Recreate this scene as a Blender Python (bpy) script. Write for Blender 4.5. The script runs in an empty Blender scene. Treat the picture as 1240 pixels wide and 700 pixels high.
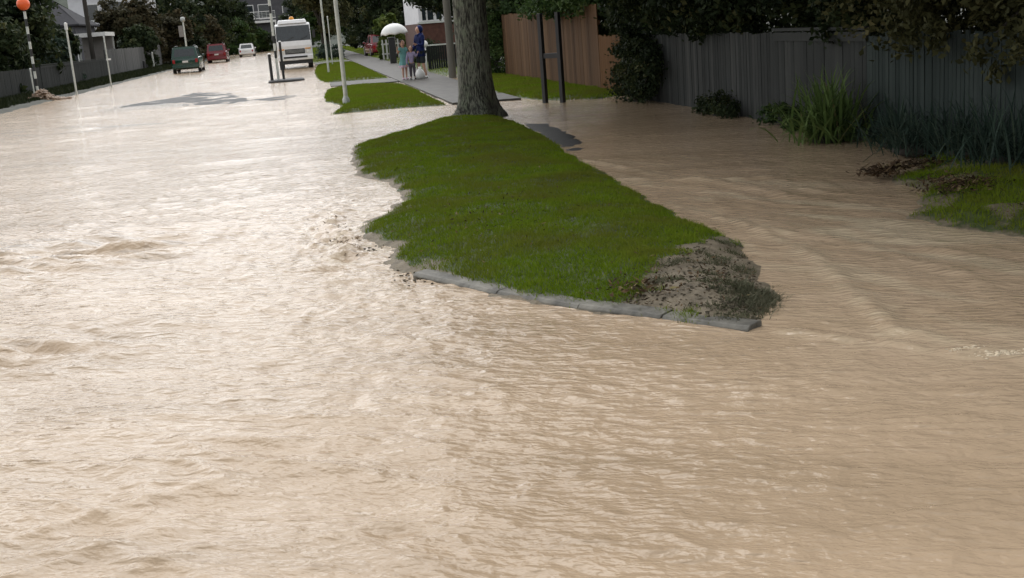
import bpy, bmesh, math, random
import numpy as np
from mathutils import Vector, Matrix, Euler

random.seed(7)
RNG = np.random.default_rng(11)
SC = bpy.context.scene
COL = SC.collection
R = math.radians
PI = math.pi

# ------------------------------------------------------------------ helpers
def setp(o, label=None, cat=None, group=None, kind=None):
    if label: o['label'] = label
    if cat: o['category'] = cat
    if group: o['group'] = group
    if kind: o['kind'] = kind
    return o

def empty(name, loc, label=None, cat=None, group=None, rz=0.0):
    o = bpy.data.objects.new(name, None)
    COL.objects.link(o)
    o.location = loc
    o.rotation_euler = (0, 0, rz)
    o.empty_display_size = 0.2
    return setp(o, label, cat, group)

def copy_tree(o, parent=None):
    c = o.copy()
    COL.objects.link(c)
    c.parent = parent
    for ch in o.children:
        copy_tree(ch, c)
    return c

def mesh_np(name, V, F, mats, parent=None, smooth=False, attrs=None, matidx=None):
    V = np.asarray(V, np.float32); F = np.asarray(F, np.int32)
    me = bpy.data.meshes.new(name)
    me.vertices.add(len(V)); me.vertices.foreach_set('co', V.ravel())
    m, k = F.shape
    me.loops.add(m * k); me.loops.foreach_set('vertex_index', F.ravel())
    me.polygons.add(m)
    me.polygons.foreach_set('loop_start', np.arange(m, dtype=np.int32) * k)
    if matidx is not None:
        me.polygons.foreach_set('material_index', np.asarray(matidx, np.int32))
    if smooth:
        me.polygons.foreach_set('use_smooth', np.ones(m, bool))
    me.update(calc_edges=True)
    me.validate()
    for nm, (dom, arr) in (attrs or {}).items():
        a = me.attributes.new(nm, 'FLOAT', dom)
        a.data.foreach_set('value', np.asarray(arr, np.float32).ravel())
    for mt in (mats if isinstance(mats, (list, tuple)) else [mats]):
        me.materials.append(mt)
    o = bpy.data.objects.new(name, me)
    COL.objects.link(o)
    o.parent = parent
    return o

class MB:
    """collects simple shapes into one mesh"""
    def __init__(s):
        s.v = []; s.f = []; s.m = []; s.t = []
    def add(s, vs, fs, mi=0, tint=0.5):
        n = len(s.v)
        s.v += [tuple(v) for v in vs]
        for f in fs:
            s.f.append([i + n for i in f]); s.m.append(mi); s.t.append(tint)
    def box(s, c, d, rz=0.0, mi=0, tint=0.5, rx=0.0, ry=0.0, taper=1.0):
        x, y, z = d[0] / 2, d[1] / 2, d[2] / 2
        vs = []
        rot = Euler((rx, ry, rz)).to_matrix()
        for sz in (-1, 1):
            k = 1.0 if sz < 0 else taper
            for sx, sy in ((-1, -1), (1, -1), (1, 1), (-1, 1)):
                vs.append(rot @ Vector((sx * x * k, sy * y * k, sz * z)) + Vector(c))
        s.add(vs, [(3, 2, 1, 0), (4, 5, 6, 7), (0, 1, 5, 4), (1, 2, 6, 5), (2, 3, 7, 6), (3, 0, 4, 7)], mi, tint)
    def tube(s, pts, rad, n=10, mi=0, cap=True, tint=0.5, squash=None):
        pts = [Vector(p) for p in pts]
        if not isinstance(rad, (list, tuple)): rad = [rad] * len(pts)
        vs = []
        ref = None
        for i, p in enumerate(pts):
            d = (pts[min(i + 1, len(pts) - 1)] - pts[max(i - 1, 0)]).normalized()
            a = Vector((1, 0, 0)) if abs(d.x) < 0.9 else Vector((0, 1, 0))
            if ref is not None: a = ref
            u = (a - d * a.dot(d)).normalized(); w = d.cross(u); ref = u
            for k in range(n):
                an = 2 * PI * k / n
                vs.append(p + (u * math.cos(an) + w * math.sin(an) * (squash or 1.0)) * rad[i])
        fs = []
        for i in range(len(pts) - 1):
            for k in range(n):
                a = i * n + k; b = i * n + (k + 1) % n
                fs.append((a, b, b + n, a + n))
        if cap:
            fs.append(tuple(range(n))[::-1]); L = (len(pts) - 1) * n
            fs.append(tuple(range(L, L + n)))
        s.add(vs, fs, mi, tint)
    def loft(s, rings, mi=0, cap=True, tint=0.5):
        n = len(rings[0]); vs = [p for r in rings for p in r]; fs = []
        for i in range(len(rings) - 1):
            for k in range(n):
                a = i * n + k; b = i * n + (k + 1) % n
                fs.append((a, b, b + n, a + n))
        if cap:
            fs.append(tuple(range(n))[::-1]); L = (len(rings) - 1) * n
            fs.append(tuple(range(L, L + n)))
        s.add(vs, fs, mi, tint)
    def ellipsoid(s, c, r, nu=14, nv=8, mi=0, tint=0.5, zmin=-1.0):
        rings = []
        for j in range(nv + 1):
            t = zmin + (1 - zmin) * j / nv
            t = max(-0.999, min(0.999, math.sin(t * PI / 2)))
            q = math.sqrt(1 - t * t)
            rings.append([(c[0] + r[0] * q * math.cos(2 * PI * k / nu), c[1] + r[1] * q * math.sin(2 * PI * k / nu), c[2] + r[2] * t) for k in range(nu)])
        s.loft(rings, mi, True, tint)
    def quad(s, a, b, c, d, mi=0, tint=0.5):
        s.add([a, b, c, d], [(0, 1, 2, 3)], mi, tint)
    def build(s, name, mats, parent=None, smooth=False, bevel=0.0, autos=None):
        me = bpy.data.meshes.new(name)
        me.from_pydata(s.v, [], s.f)
        me.polygons.foreach_set('material_index', s.m)
        a = me.attributes.new('tint', 'FLOAT', 'FACE'); a.data.foreach_set('value', s.t)
        bm = bmesh.new(); bm.from_mesh(me)
        bmesh.ops.recalc_face_normals(bm, faces=bm.faces)
        bm.to_mesh(me); bm.free()
        if smooth:
            me.polygons.foreach_set('use_smooth', [True] * len(me.polygons))
        for mt in (mats if isinstance(mats, (list, tuple)) else [mats]):
            me.materials.append(mt)
        me.update()
        o = bpy.data.objects.new(name, me); COL.objects.link(o); o.parent = parent
        if bevel:
            b = o.modifiers.new('bevel', 'BEVEL'); b.width = bevel; b.segments = 2; b.limit_method = 'ANGLE'
            b.angle_limit = R(35)
        if smooth and autos:
            bm = bmesh.new(); bm.from_mesh(me)
            for e in bm.edges:
                if len(e.link_faces) == 2 and e.calc_face_angle(0) > R(autos): e.smooth = False
            bm.to_mesh(me); bm.free()
        return o

# ---- numpy gradient noise
_perm = RNG.permutation(512)
_ang = RNG.uniform(0, 2 * PI, 512)
def pn(x, y, seed=0):
    x = np.asarray(x, float); y = np.asarray(y, float)
    xi = np.floor(x).astype(int); yi = np.floor(y).astype(int)
    xf = x - xi; yf = y - yi
    def g(ix, iy, dx, dy):
        h = _perm[(_perm[(ix + seed * 37) & 511] + iy) & 511]
        a = _ang[h]
        return np.cos(a) * dx + np.sin(a) * dy
    u = xf ** 3 * (xf * (xf * 6 - 15) + 10); v = yf ** 3 * (yf * (yf * 6 - 15) + 10)
    a = g(xi, yi, xf, yf); b = g(xi + 1, yi, xf - 1, yf); c = g(xi, yi + 1, xf, yf - 1); d = g(xi + 1, yi + 1, xf - 1, yf - 1)
    return ((a * (1 - u) + b * u) * (1 - v) + (c * (1 - u) + d * u) * v) * 1.5
def sst(a, b, x):
    t = np.clip((x - a) / (b - a), 0, 1)
    return t * t * (3 - 2 * t)
def poly_sd(poly, X, Y):
    """signed distance, positive inside"""
    P = np.array(poly, float); n = len(P)
    best = np.full(X.shape, 1e9); inside = np.zeros(X.shape, bool)
    for i in range(n):
        a = P[i]; b = P[(i + 1) % n]; ab = b - a
        t = np.clip(((X - a[0]) * ab[0] + (Y - a[1]) * ab[1]) / (ab @ ab + 1e-12), 0, 1)
        best = np.minimum(best, np.hypot(X - a[0] - t * ab[0], Y - a[1] - t * ab[1]))
        c = ((a[1] > Y) != (b[1] > Y)) & (X < (b[0] - a[0]) * (Y - a[1]) / (b[1] - a[1] + 1e-12) + a[0])
        inside ^= c
    return np.where(inside, best, -best)

# ------------------------------------------------------------------ materials
def newmat(name):
    m = bpy.data.materials.new(name); m.use_nodes = True
    nt = m.node_tree; b = nt.nodes['Principled BSDF']
    return m, nt, b
def N(nt, t, **k):
    n = nt.nodes.new(t)
    for a, v in k.items():
        if a.startswith('i_'):
            n.inputs[a[2:].replace('_', ' ')].default_value = v
        else: setattr(n, a, v)
    return n
def coords(nt, scale=(1, 1, 1), rot=(0, 0, 0)):
    tc = N(nt, 'ShaderNodeTexCoord'); mp = N(nt, 'ShaderNodeMapping')
    mp.inputs['Scale'].default_value = scale; mp.inputs['Rotation'].default_value = rot
    nt.links.new(tc.outputs['Object'], mp.inputs['Vector'])
    return mp.outputs['Vector']
def flow(nt, deg, along, across):
    """coordinates stretched along a direction on the ground (degrees from +X)"""
    tc = N(nt, 'ShaderNodeTexCoord'); mp = N(nt, 'ShaderNodeMapping', vector_type='TEXTURE')
    mp.inputs['Rotation'].default_value = (0, 0, R(deg)); mp.inputs['Scale'].default_value = (along, across, 1)
    nt.links.new(tc.outputs['Object'], mp.inputs['Vector'])
    return mp.outputs['Vector']
def noise(nt, vec, scale, detail=4, rough=0.55, dist=0.0):
    n = N(nt, 'ShaderNodeTexNoise'); n.inputs['Scale'].default_value = scale
    n.inputs['Detail'].default_value = detail; n.inputs['Roughness'].default_value = rough
    n.inputs['Distortion'].default_value = dist
    if vec is not None: nt.links.new(vec, n.inputs['Vector'])
    return n.outputs['Fac']
def ramp(nt, fac, stops):
    r = N(nt, 'ShaderNodeValToRGB'); cr = r.color_ramp
    while len(cr.elements) < len(stops): cr.elements.new(0.5)
    for e, (p, c) in zip(cr.elements, stops):
        e.position = p; e.color = (*c, 1) if len(c) == 3 else c
    nt.links.new(fac, r.inputs['Fac'])
    return r.outputs['Color']
def bump(nt, h, strength, dist, normal=None):
    b = N(nt, 'ShaderNodeBump'); b.inputs['Strength'].default_value = strength; b.inputs['Distance'].default_value = dist
    nt.links.new(h, b.inputs['Height'])
    if normal is not None: nt.links.new(normal, b.inputs['Normal'])
    return b.outputs['Normal']
def attr(nt, name):
    a = N(nt, 'ShaderNodeAttribute'); a.attribute_name = name
    return a.outputs['Fac']
def mixc(nt, fac, a, b):
    m = N(nt, 'ShaderNodeMix', data_type='RGBA')
    nt.links.new(fac, m.inputs['Factor'])
    for k, v in (('A', a), ('B', b)):
        i = [s for s in m.inputs if s.name == k and s.type == 'RGBA'][0]
        if isinstance(v, tuple): i.default_value = (*v, 1)
        else: nt.links.new(v, i)
    return [s for s in m.outputs if s.type == 'RGBA'][0]
def math_(nt, op, a, b):
    m = N(nt, 'ShaderNodeMath', operation=op)
    for i, v in enumerate((a, b)):
        if isinstance(v, (int, float)): m.inputs[i].default_value = v
        else: nt.links.new(v, m.inputs[i])
    return m.outputs[0]

def plain(name, c, rough=0.5, metal=0.0, var=0.25, scale=6.0, spec=0.5, bmp=0.0, coat=0.0):
    """a painted / raw surface with uneven tone and roughness"""
    m, nt, b = newmat(name)
    v = coords(nt)
    f = noise(nt, v, scale, 5, 0.6)
    lo = tuple(x * (1 - var) for x in c); hi = tuple(min(1, x * (1 + var)) for x in c)
    nt.links.new(ramp(nt, f, [(0.3, lo), (0.7, hi)]), b.inputs['Base Color'])
    b.inputs['Roughness'].default_value = rough; b.inputs['Metallic'].default_value = metal
    b.inputs['Specular IOR Level'].default_value = spec
    b.inputs['Coat Weight'].default_value = coat
    if bmp: nt.links.new(bump(nt, noise(nt, v, scale * 6, 4), 0.5, bmp), b.inputs['Normal'])
    return m

def leafmat(name, stops, trans=0.25, rough=0.5, patch=None, spec=0.12):
    m, nt, b = newmat(name)
    c = ramp(nt, attr(nt, 'tint'), stops)
    if patch:
        f = ramp(nt, noise(nt, coords(nt), patch[0], 3), [(0.4, (0, 0, 0)), (0.65, (1, 1, 1))])
        c = mixc(nt, f, c, patch[1])
    nt.links.new(c, b.inputs['Base Color'])
    b.inputs['Roughness'].default_value = rough + 0.15; b.inputs['Specular IOR Level'].default_value = spec
    if trans:
        out = nt.nodes['Material Output']
        t = N(nt, 'ShaderNodeBsdfTranslucent'); nt.links.new(c, t.inputs['Color'])
        mx = N(nt, 'ShaderNodeMixShader'); mx.inputs[0].default_value = trans
        nt.links.new(b.outputs[0], mx.inputs[1]); nt.links.new(t.outputs[0], mx.inputs[2])
        nt.links.new(mx.outputs[0], out.inputs['Surface'])
    return m

def woodmat(name, stops, rough=0.75, grain=(14, 14, 1.2)):
    m, nt, b = newmat(name)
    v = coords(nt, grain)
    f = noise(nt, v, 2.2, 6, 0.65, 0.4)
    f2 = noise(nt, coords(nt), 0.9, 3)
    t = math_(nt, 'ADD', math_(nt, 'MULTIPLY', attr(nt, 'tint'), 0.55), math_(nt, 'ADD', math_(nt, 'MULTIPLY', f, 0.3), math_(nt, 'MULTIPLY', f2, 0.2)))
    nt.links.new(ramp(nt, t, stops), b.inputs['Base Color'])
    b.inputs['Roughness'].default_value = rough; b.inputs['Specular IOR Level'].default_value = 0.12
    nt.links.new(bump(nt, f, 0.4, 0.006), b.inputs['Normal'])
    return m

M = {}
M['white'] = plain('white_paint', (0.72, 0.72, 0.70), 0.35, var=0.12)
M['offwhite'] = plain('weathered_white_paint', (0.55, 0.57, 0.52), 0.5, var=0.2)
M['galv'] = plain('galvanised_steel', (0.42, 0.44, 0.42), 0.45, metal=0.3, var=0.2)
M['black'] = plain('black_paint', (0.018, 0.018, 0.018), 0.45)
M['rubber'] = plain('tyre_rubber', (0.02, 0.02, 0.02), 0.85)
M['orange'] = plain('fluorescent_orange', (0.85, 0.13, 0.03), 0.4, var=0.08)
M['glass'] = plain('dark_window_glass', (0.02, 0.027, 0.03), 0.06, var=0.3, spec=0.8)
M['green_car'] = plain('dark_green_car_paint', (0.004, 0.04, 0.026), 0.2, var=0.1, coat=0.6)
M['red_car'] = plain('dark_red_car_paint', (0.16, 0.006, 0.014), 0.22, var=0.1, coat=0.6)
M['white_car'] = plain('white_car_paint', (0.80, 0.80, 0.80), 0.2, var=0.05, coat=0.5)
M['red_lens'] = plain('red_lens', (0.30, 0.01, 0.01), 0.15)
M['clear_lens'] = plain('clear_lens', (0.7, 0.7, 0.66), 0.1)
M['amber'] = plain('amber_lens', (0.75, 0.32, 0.04), 0.2)
M['plate'] = plain('number_plate_white', (0.65, 0.65, 0.62), 0.4)
M['chrome'] = plain('wheel_alloy', (0.35, 0.35, 0.35), 0.3, metal=0.8)
M['skin'] = plain('skin', (0.50, 0.29, 0.21), 0.55, var=0.08)
M['hair'] = plain('dark_brown_hair', (0.03, 0.018, 0.012), 0.6, scale=30)
M['blue_cloth'] = plain('blue_rain_jacket', (0.008, 0.017, 0.085), 0.6, var=0.3, bmp=0.004, spec=0.15)
M['dark_cloth'] = plain('dark_shorts_cloth', (0.015, 0.022, 0.026), 0.8, var=0.3)
M['teal_cloth'] = plain('teal_cloth', (0.12, 0.30, 0.29), 0.8, var=0.25)
M['pink_cloth'] = plain('pale_pink_cloth', (0.50, 0.36, 0.44), 0.8, var=0.2)
M['lilac_cloth'] = plain('lilac_cloth', (0.27, 0.23, 0.36), 0.8, var=0.25)
M['grey_cloth'] = plain('grey_trouser_cloth', (0.06, 0.05, 0.065), 0.85)
M['white_cloth'] = plain('white_bag_plastic', (0.70, 0.70, 0.68), 0.45, var=0.1, bmp=0.006)
M['umbrella'] = plain('white_umbrella_fabric', (0.74, 0.75, 0.73), 0.5, var=0.06)
M['conc'] = plain('wet_concrete', (0.062, 0.059, 0.052), 0.6, var=0.4, scale=3, bmp=0.004, spec=0.2)
M['kerb'] = plain('kerb_concrete', (0.11, 0.104, 0.086), 0.6, var=0.7, scale=5, bmp=0.012)
M['asphalt'] = plain('wet_asphalt', (0.03, 0.03, 0.03), 0.6, var=0.3, scale=20, bmp=0.006, spec=0.25)
M['steel_dark'] = plain('dark_painted_steel', (0.012, 0.012, 0.013), 0.5)
M['brick'] = plain('red_brown_cladding', (0.085, 0.034, 0.022), 0.8, var=0.3)
M['wall_white'] = plain('white_house_cladding', (0.66, 0.66, 0.68), 0.7, var=0.08, scale=2)
M['wall_cream'] = plain('cream_house_wall', (0.24, 0.225, 0.21), 0.85, var=0.15, scale=2, spec=0.15)
M['wall_grey'] = plain('grey_house_wall', (0.09, 0.09, 0.098), 0.85, var=0.2, scale=2, spec=0.15)
M['roof_grey'] = plain('grey_roof_tiles', (0.055, 0.055, 0.06), 0.9, var=0.25, scale=8, spec=0.08)
M['roof_dark'] = plain('dark_roof_tiles', (0.06, 0.062, 0.07), 0.9, var=0.25, scale=8, spec=0.08)
M['post_timber'] = woodmat('grey_pole_timber', [(0.2, (0.09, 0.085, 0.07)), (0.8, (0.2, 0.19, 0.165))])
M['pole_dark'] = woodmat('dark_pole_timber', [(0.2, (0.025, 0.023, 0.02)), (0.8, (0.07, 0.064, 0.055))])
M['fence_brown'] = woodmat('brown_stained_fence', [(0.15, (0.046, 0.024, 0.011)), (0.5, (0.092, 0.049, 0.023)), (0.9, (0.145, 0.082, 0.04))])
M['fence_tan'] = woodmat('new_tan_timber', [(0.15, (0.075, 0.032, 0.008)), (0.9, (0.125, 0.058, 0.017))])
M['fence_grey'] = woodmat('weathered_grey_fence', [(0.15, (0.016, 0.018, 0.017)), (0.5, (0.042, 0.045, 0.043)), (0.9, (0.08, 0.081, 0.076))])
M['fence_green'] = woodmat('grey_green_fence', [(0.15, (0.012, 0.018, 0.017)), (0.5, (0.030, 0.040, 0.037)), (0.9, (0.055, 0.068, 0.063))])
M['fence_slat'] = woodmat('grey_slats', [(0.15, (0.04, 0.042, 0.042)), (0.9, (0.15, 0.15, 0.145))])
M['fence_dark'] = woodmat('dark_old_fence', [(0.15, (0.008, 0.010, 0.009)), (0.9, (0.03, 0.033, 0.03))])

def bark():
    m, nt, b = newmat('grey_lichen_bark')
    v = coords(nt, (1, 1, 0.28))
    f = noise(nt, v, 22, 8, 0.7, 0.6)
    c = ramp(nt, f, [(0.3, (0.045, 0.046, 0.035)), (0.5, (0.135, 0.138, 0.105)), (0.72, (0.25, 0.255, 0.20))])
    l = ramp(nt, noise(nt, coords(nt), 7, 5, 0.6), [(0.5, (0, 0, 0)), (0.64, (1, 1, 1))])
    c = mixc(nt, l, c, (0.16, 0.18, 0.125))
    nt.links.new(c, b.inputs['Base Color']); b.inputs['Roughness'].default_value = 0.85
    cr = ramp(nt, noise(nt, coords(nt, (1, 1, 0.16)), 30, 4, 0.6, 1.2), [(0.38, (0, 0, 0)), (0.5, (1, 1, 1))])
    c2 = mixc(nt, cr, (0.032, 0.031, 0.025), c); nt.links.new(c2, b.inputs['Base Color'])
    nt.links.new(bump(nt, cr, 1.0, 0.018, bump(nt, f, 1.0, 0.03)), b.inputs['Normal'])
    return m
M['bark'] = bark()
M['bark_dark'] = plain('dark_bark', (0.035, 0.03, 0.024), 0.9, var=0.4, scale=10, bmp=0.02)

GR = [(0.0, (0.078, 0.122, 0.008)), (0.45, (0.146, 0.225, 0.015)), (0.8, (0.195, 0.25, 0.024)), (0.97, (0.23, 0.23, 0.045)), (1.0, (0.17, 0.13, 0.06))]
M['grass'] = leafmat('grass_blades', GR, 0.3, 0.6, patch=(1.1, (0.150, 0.165, 0.026)), spec=0.02)
M['weed'] = leafmat('silted_weed', [(0, (0.045, 0.05, 0.028)), (0.5, (0.12, 0.12, 0.075)), (1, (0.24, 0.22, 0.155))], 0.2)
M['mud_grass'] = leafmat('silted_grass', [(0, (0.05, 0.055, 0.026)), (0.5, (0.10, 0.105, 0.058)), (1, (0.19, 0.175, 0.12))], 0.2)
M['bank_grass'] = leafmat('dark_rank_grass', [(0, (0.010, 0.015, 0.006)), (0.5, (0.02, 0.028, 0.010)), (1, (0.055, 0.055, 0.022))], 0.2)
M['leaf_dark'] = leafmat('dark_evergreen_leaves', [(0, (0.012, 0.02, 0.01)), (0.5, (0.028, 0.042, 0.018)), (0.85, (0.05, 0.062, 0.022)), (1, (0.09, 0.09, 0.035))])
M['leaf_olive'] = leafmat('olive_leaves', [(0, (0.03, 0.032, 0.014)), (0.5, (0.07, 0.072, 0.03)), (0.85, (0.11, 0.105, 0.045)), (1, (0.17, 0.15, 0.07))])
M['leaf_mid'] = leafmat('mid_green_leaves', [(0, (0.016, 0.034, 0.012)), (0.5, (0.042, 0.075, 0.022)), (0.85, (0.075, 0.115, 0.03)), (1, (0.12, 0.15, 0.05))])
M['leaf_bright'] = leafmat('light_green_leaves', [(0, (0.035, 0.06, 0.012)), (0.5, (0.085, 0.12, 0.025)), (1, (0.17, 0.19, 0.05))])
M['leaf_brown'] = leafmat('brown_green_leaves', [(0, (0.022, 0.024, 0.013)), (0.5, (0.055, 0.05, 0.026)), (1, (0.11, 0.085, 0.045))])
M['leaf_blue'] = leafmat('grey_green_leaves', [(0, (0.02, 0.032, 0.022)), (0.5, (0.045, 0.068, 0.05)), (1, (0.1, 0.125, 0.09))])
M['strap'] = leafmat('strap_leaves', [(0, (0.05, 0.085, 0.024)), (0.5, (0.11, 0.17, 0.05)), (0.9, (0.17, 0.24, 0.08)), (1, (0.24, 0.22, 0.1))])
M['strap_blue'] = leafmat('blue_green_strap_leaves', [(0, (0.018, 0.034, 0.026)), (0.5, (0.04, 0.065, 0.05)), (1, (0.08, 0.11, 0.075))])
M['litter'] = leafmat('dead_leaves_and_bark', [(0, (0.02, 0.014, 0.009)), (0.5, (0.06, 0.038, 0.022)), (0.85, (0.13, 0.085, 0.045)), (1, (0.2, 0.17, 0.08))], 0.0, 0.8)
M['silt'] = leafmat('silt_clods_and_stones', [(0, (0.03, 0.026, 0.018)), (0.5, (0.08, 0.068, 0.048)), (0.85, (0.14, 0.12, 0.09)), (1, (0.055, 0.06, 0.03))], 0.0, 0.7)

def turf():
    m, nt, b = newmat('turf_with_mud')
    v = coords(nt)
    g = ramp(nt, noise(nt, v, 3.0, 6, 0.65), [(0.3, (0.024, 0.036, 0.006)), (0.55, (0.046, 0.068, 0.01)), (0.75, (0.07, 0.085, 0.018))])
    d = ramp(nt, noise(nt, v, 9.0, 6, 0.7), [(0.3, (0.08, 0.063, 0.038)), (0.5, (0.155, 0.125, 0.080)), (0.7, (0.23, 0.19, 0.128))])
    k = math_(nt, 'ADD', attr(nt, 'mud'), math_(nt, 'MULTIPLY', math_(nt, 'SUBTRACT', noise(nt, v, 11, 4), 0.5), 0.9))
    f = ramp(nt, k, [(0.38, (0, 0, 0)), (0.58, (1, 1, 1))])
    nt.links.new(mixc(nt, f, g, d), b.inputs['Base Color']); b.inputs['Roughness'].default_value = 0.7
    nt.links.new(bump(nt, noise(nt, v, 40, 5, 0.7), 0.8, 0.02), b.inputs['Normal'])
    return m
M['turf'] = turf()
M['soil'] = plain('wet_soil', (0.022, 0.024, 0.013), 0.8, var=0.5, scale=1.2, bmp=0.02)
M['hillside'] = plain('wooded_hillside', (0.022, 0.032, 0.018), 0.9, var=0.6, scale=0.12, bmp=0.5)

def watermat():
    m, nt, b = newmat('silty_flood_water')
    v = coords(nt)
    # suspended silt: long streaks along the current and cloudier patches
    s1 = noise(nt, flow(nt, -24, 2.4, 0.55), 0.8, 5, 0.6, 0.8)
    s2 = noise(nt, v, 0.16, 3, 0.5)
    s = math_(nt, 'ADD', math_(nt, 'MULTIPLY', s1, 0.55), math_(nt, 'MULTIPLY', s2, 0.45))
    c = ramp(nt, s, [(0.34, (0.325, 0.242, 0.158)), (0.5, (0.405, 0.303, 0.203)), (0.66, (0.468, 0.357, 0.248))])
    c = mixc(nt, attr(nt, 'silt'), c, (0.50, 0.41, 0.285))
    c = mixc(nt, attr(nt, 'clear'), c, (0.115, 0.112, 0.102))  # mixes painted wave shade and tree reflections into the water colour
    nt.links.new(c, b.inputs['Base Color'])
    b.inputs['Roughness'].default_value = 0.09; b.inputs['IOR'].default_value = 1.33; b.inputs['Specular IOR Level'].default_value = 0.42
    def ridged(vec, scale, detail, dist):
        n = N(nt, 'ShaderNodeTexNoise'); n.noise_type = 'RIDGED_MULTIFRACTAL'; n.normalize = True
        n.inputs['Scale'].default_value = scale; n.inputs['Detail'].default_value = detail; n.inputs['Roughness'].default_value = 0.6
        n.inputs['Distortion'].default_value = dist; nt.links.new(vec, n.inputs['Vector'])
        return n.outputs['Fac']
    h1 = ridged(flow(nt, -22, 1.0, 0.40), 6.5, 2, 0.15)
    h2 = noise(nt, flow(nt, -20, 1.0, 0.55), 26, 2, 0.5, 0.1)
    h0 = noise(nt, flow(nt, -27, 1.0, 0.55), 9, 2, 0.5, 0.2)
    n0 = bump(nt, h0, 1.0, 0.013)
    n1 = bump(nt, h1, 1.0, 0.018, n0)
    n2 = bump(nt, h2, 1.0, 0.0075, n1)
    nt.links.new(n2, b.inputs['Normal'])
    return m
M['water'] = watermat()

# ------------------------------------------------------------------ camera, sky, sun
cam = bpy.data.cameras.new('camera'); co = bpy.data.objects.new('camera', cam); COL.objects.link(co)
yaw, pit, rol = R(9.3), R(13.0), R(4.5)
f_ = Vector((math.sin(yaw) * math.cos(pit), math.cos(yaw) * math.cos(pit), -math.sin(pit)))
r0 = Vector((math.cos(yaw), -math.sin(yaw), 0)); u0 = r0.cross(f_)
rr = r0 * math.cos(rol) - u0 * math.sin(rol); uu = u0 * math.cos(rol) + r0 * math.sin(rol)
mw = Matrix((rr, uu, -f_)).transposed().to_4x4(); mw.translation = (0, 0, 1.65)
co.matrix_world = mw
cam.sensor_width = 36; cam.lens = 36 * 1400 / 1240
cam.clip_start = 0.05; cam.clip_end = 3000
SC.camera = co

SUN_EL, SUN_AZ = R(56), R(-4)          # azimuth clockwise from +Y (towards +X)
w = bpy.data.worlds.new('World'); SC.world = w; w.use_nodes = True
nt = w.node_tree; bg = nt.nodes['Background']
sk = N(nt, 'ShaderNodeTexSky', sky_type='NISHITA', sun_disc=False)
sk.sun_elevation = SUN_EL; sk.sun_rotation = SUN_AZ
sk.air_density = 1.0; sk.dust_density = 2.0; sk.ozone_density = 1.0
hs = N(nt, 'ShaderNodeHueSaturation'); hs.inputs['Saturation'].default_value = 0.10
nt.links.new(sk.outputs[0], hs.inputs['Color']); nt.links.new(hs.outputs[0], bg.inputs['Color'])
bg.inputs['Strength'].default_value = 0.12
sl = bpy.data.lights.new('sun', 'SUN'); so = bpy.data.objects.new('sun', sl); COL.objects.link(so)
sl.energy = 0.5; sl.angle = R(110); sl.color = (1.0, 0.975, 0.94)
sd = Vector((math.sin(SUN_AZ) * math.cos(SUN_EL), math.cos(SUN_AZ) * math.cos(SUN_EL), math.sin(SUN_EL)))
so.rotation_euler = sd.to_track_quat('Z', 'Y').to_euler(); so.location = (0, 0, 60)
SC.view_settings.view_transform = 'Standard'; SC.view_settings.look = 'None'
SC.view_settings.exposure = 1.15; SC.view_settings.gamma = 1.0
SC.cycles.use_denoising = True
SC.cycles.max_bounces = 6; SC.cycles.transparent_max_bounces = 6
SC.cycles.sample_clamp_indirect = 6.0

# ------------------------------------------------------------------ ground and water
def grid_mesh(xs, ys, fz, name, mat, smooth=True, keep=None, attrs=None):
    X, Y = np.meshgrid(xs, ys)
    Z = fz(X, Y)
    V = np.stack([X, Y, Z], -1).reshape(-1, 3)
    nx = len(xs); ny = len(ys)
    i = np.arange((ny - 1) * nx).reshape(ny - 1, nx)[:, :-1]
    F = np.stack([i, i + 1, i + 1 + nx, i + nx], -1).reshape(-1, 4)
    at = {}
    if attrs:
        at = {k: ('POINT', fn(X, Y)) for k, fn in attrs.items()}
    if keep is not None:
        kp = keep(X, Y).reshape(-1)
        F = F[kp[F].any(1)]
        used = np.zeros(len(V), bool); used[F.ravel()] = True
        idx = np.cumsum(used) - 1
        V = V[used]; F = idx[F]
        at = {k: (d, np.asarray(a).reshape(-1)[used]) for k, (d, a) in at.items()}
    return mesh_np(name, V, F, mat, smooth=smooth, attrs=at)

def ground_z(X, Y):
    z = np.full(X.shape, -0.32)
    z = z + sst(-9.15, -9.9, X) * sst(-22, -14, Y) * 0.40
    z = z + sst(6.35, 6.75, X) * sst(4.4, 5.2, Y) * 0.38
    z = np.maximum(z, -0.32 + sst(176, 200, Y) * 0.42)
    z = np.maximum(z, -0.32 + sst(-12, -30, Y) * 0.5)
    z = z + 0.03 * pn(X * 0.4, Y * 0.4, 3) + 0.02 * pn(X * 1.7, Y * 1.7, 4)
    return z
def spread(a, b, step0, lim):
    """values growing geometrically from a to b"""
    out = [a]; s = step0
    while out[-1] < b:
        out.append(out[-1] + s); s = min(s * 1.18, lim)
    return out
gx = sorted(set([-x for x in spread(12, 700, 0.5, 60)] + list(np.arange(-11.8, 11.9, 0.25)) + spread(12, 700, 0.5, 60)))
gy = sorted(set([-y for y in spread(24, 700, 0.5, 60)] + list(np.arange(-23.5, 60, 0.5)) + list(np.arange(60, 210, 1.5)) + spread(210, 1200, 3, 80)))
setp(grid_mesh(gx, gy, ground_z, 'ground', M['soil']), 'dark wet soil under and beside the flooded street', 'ground', kind='structure')

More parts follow.
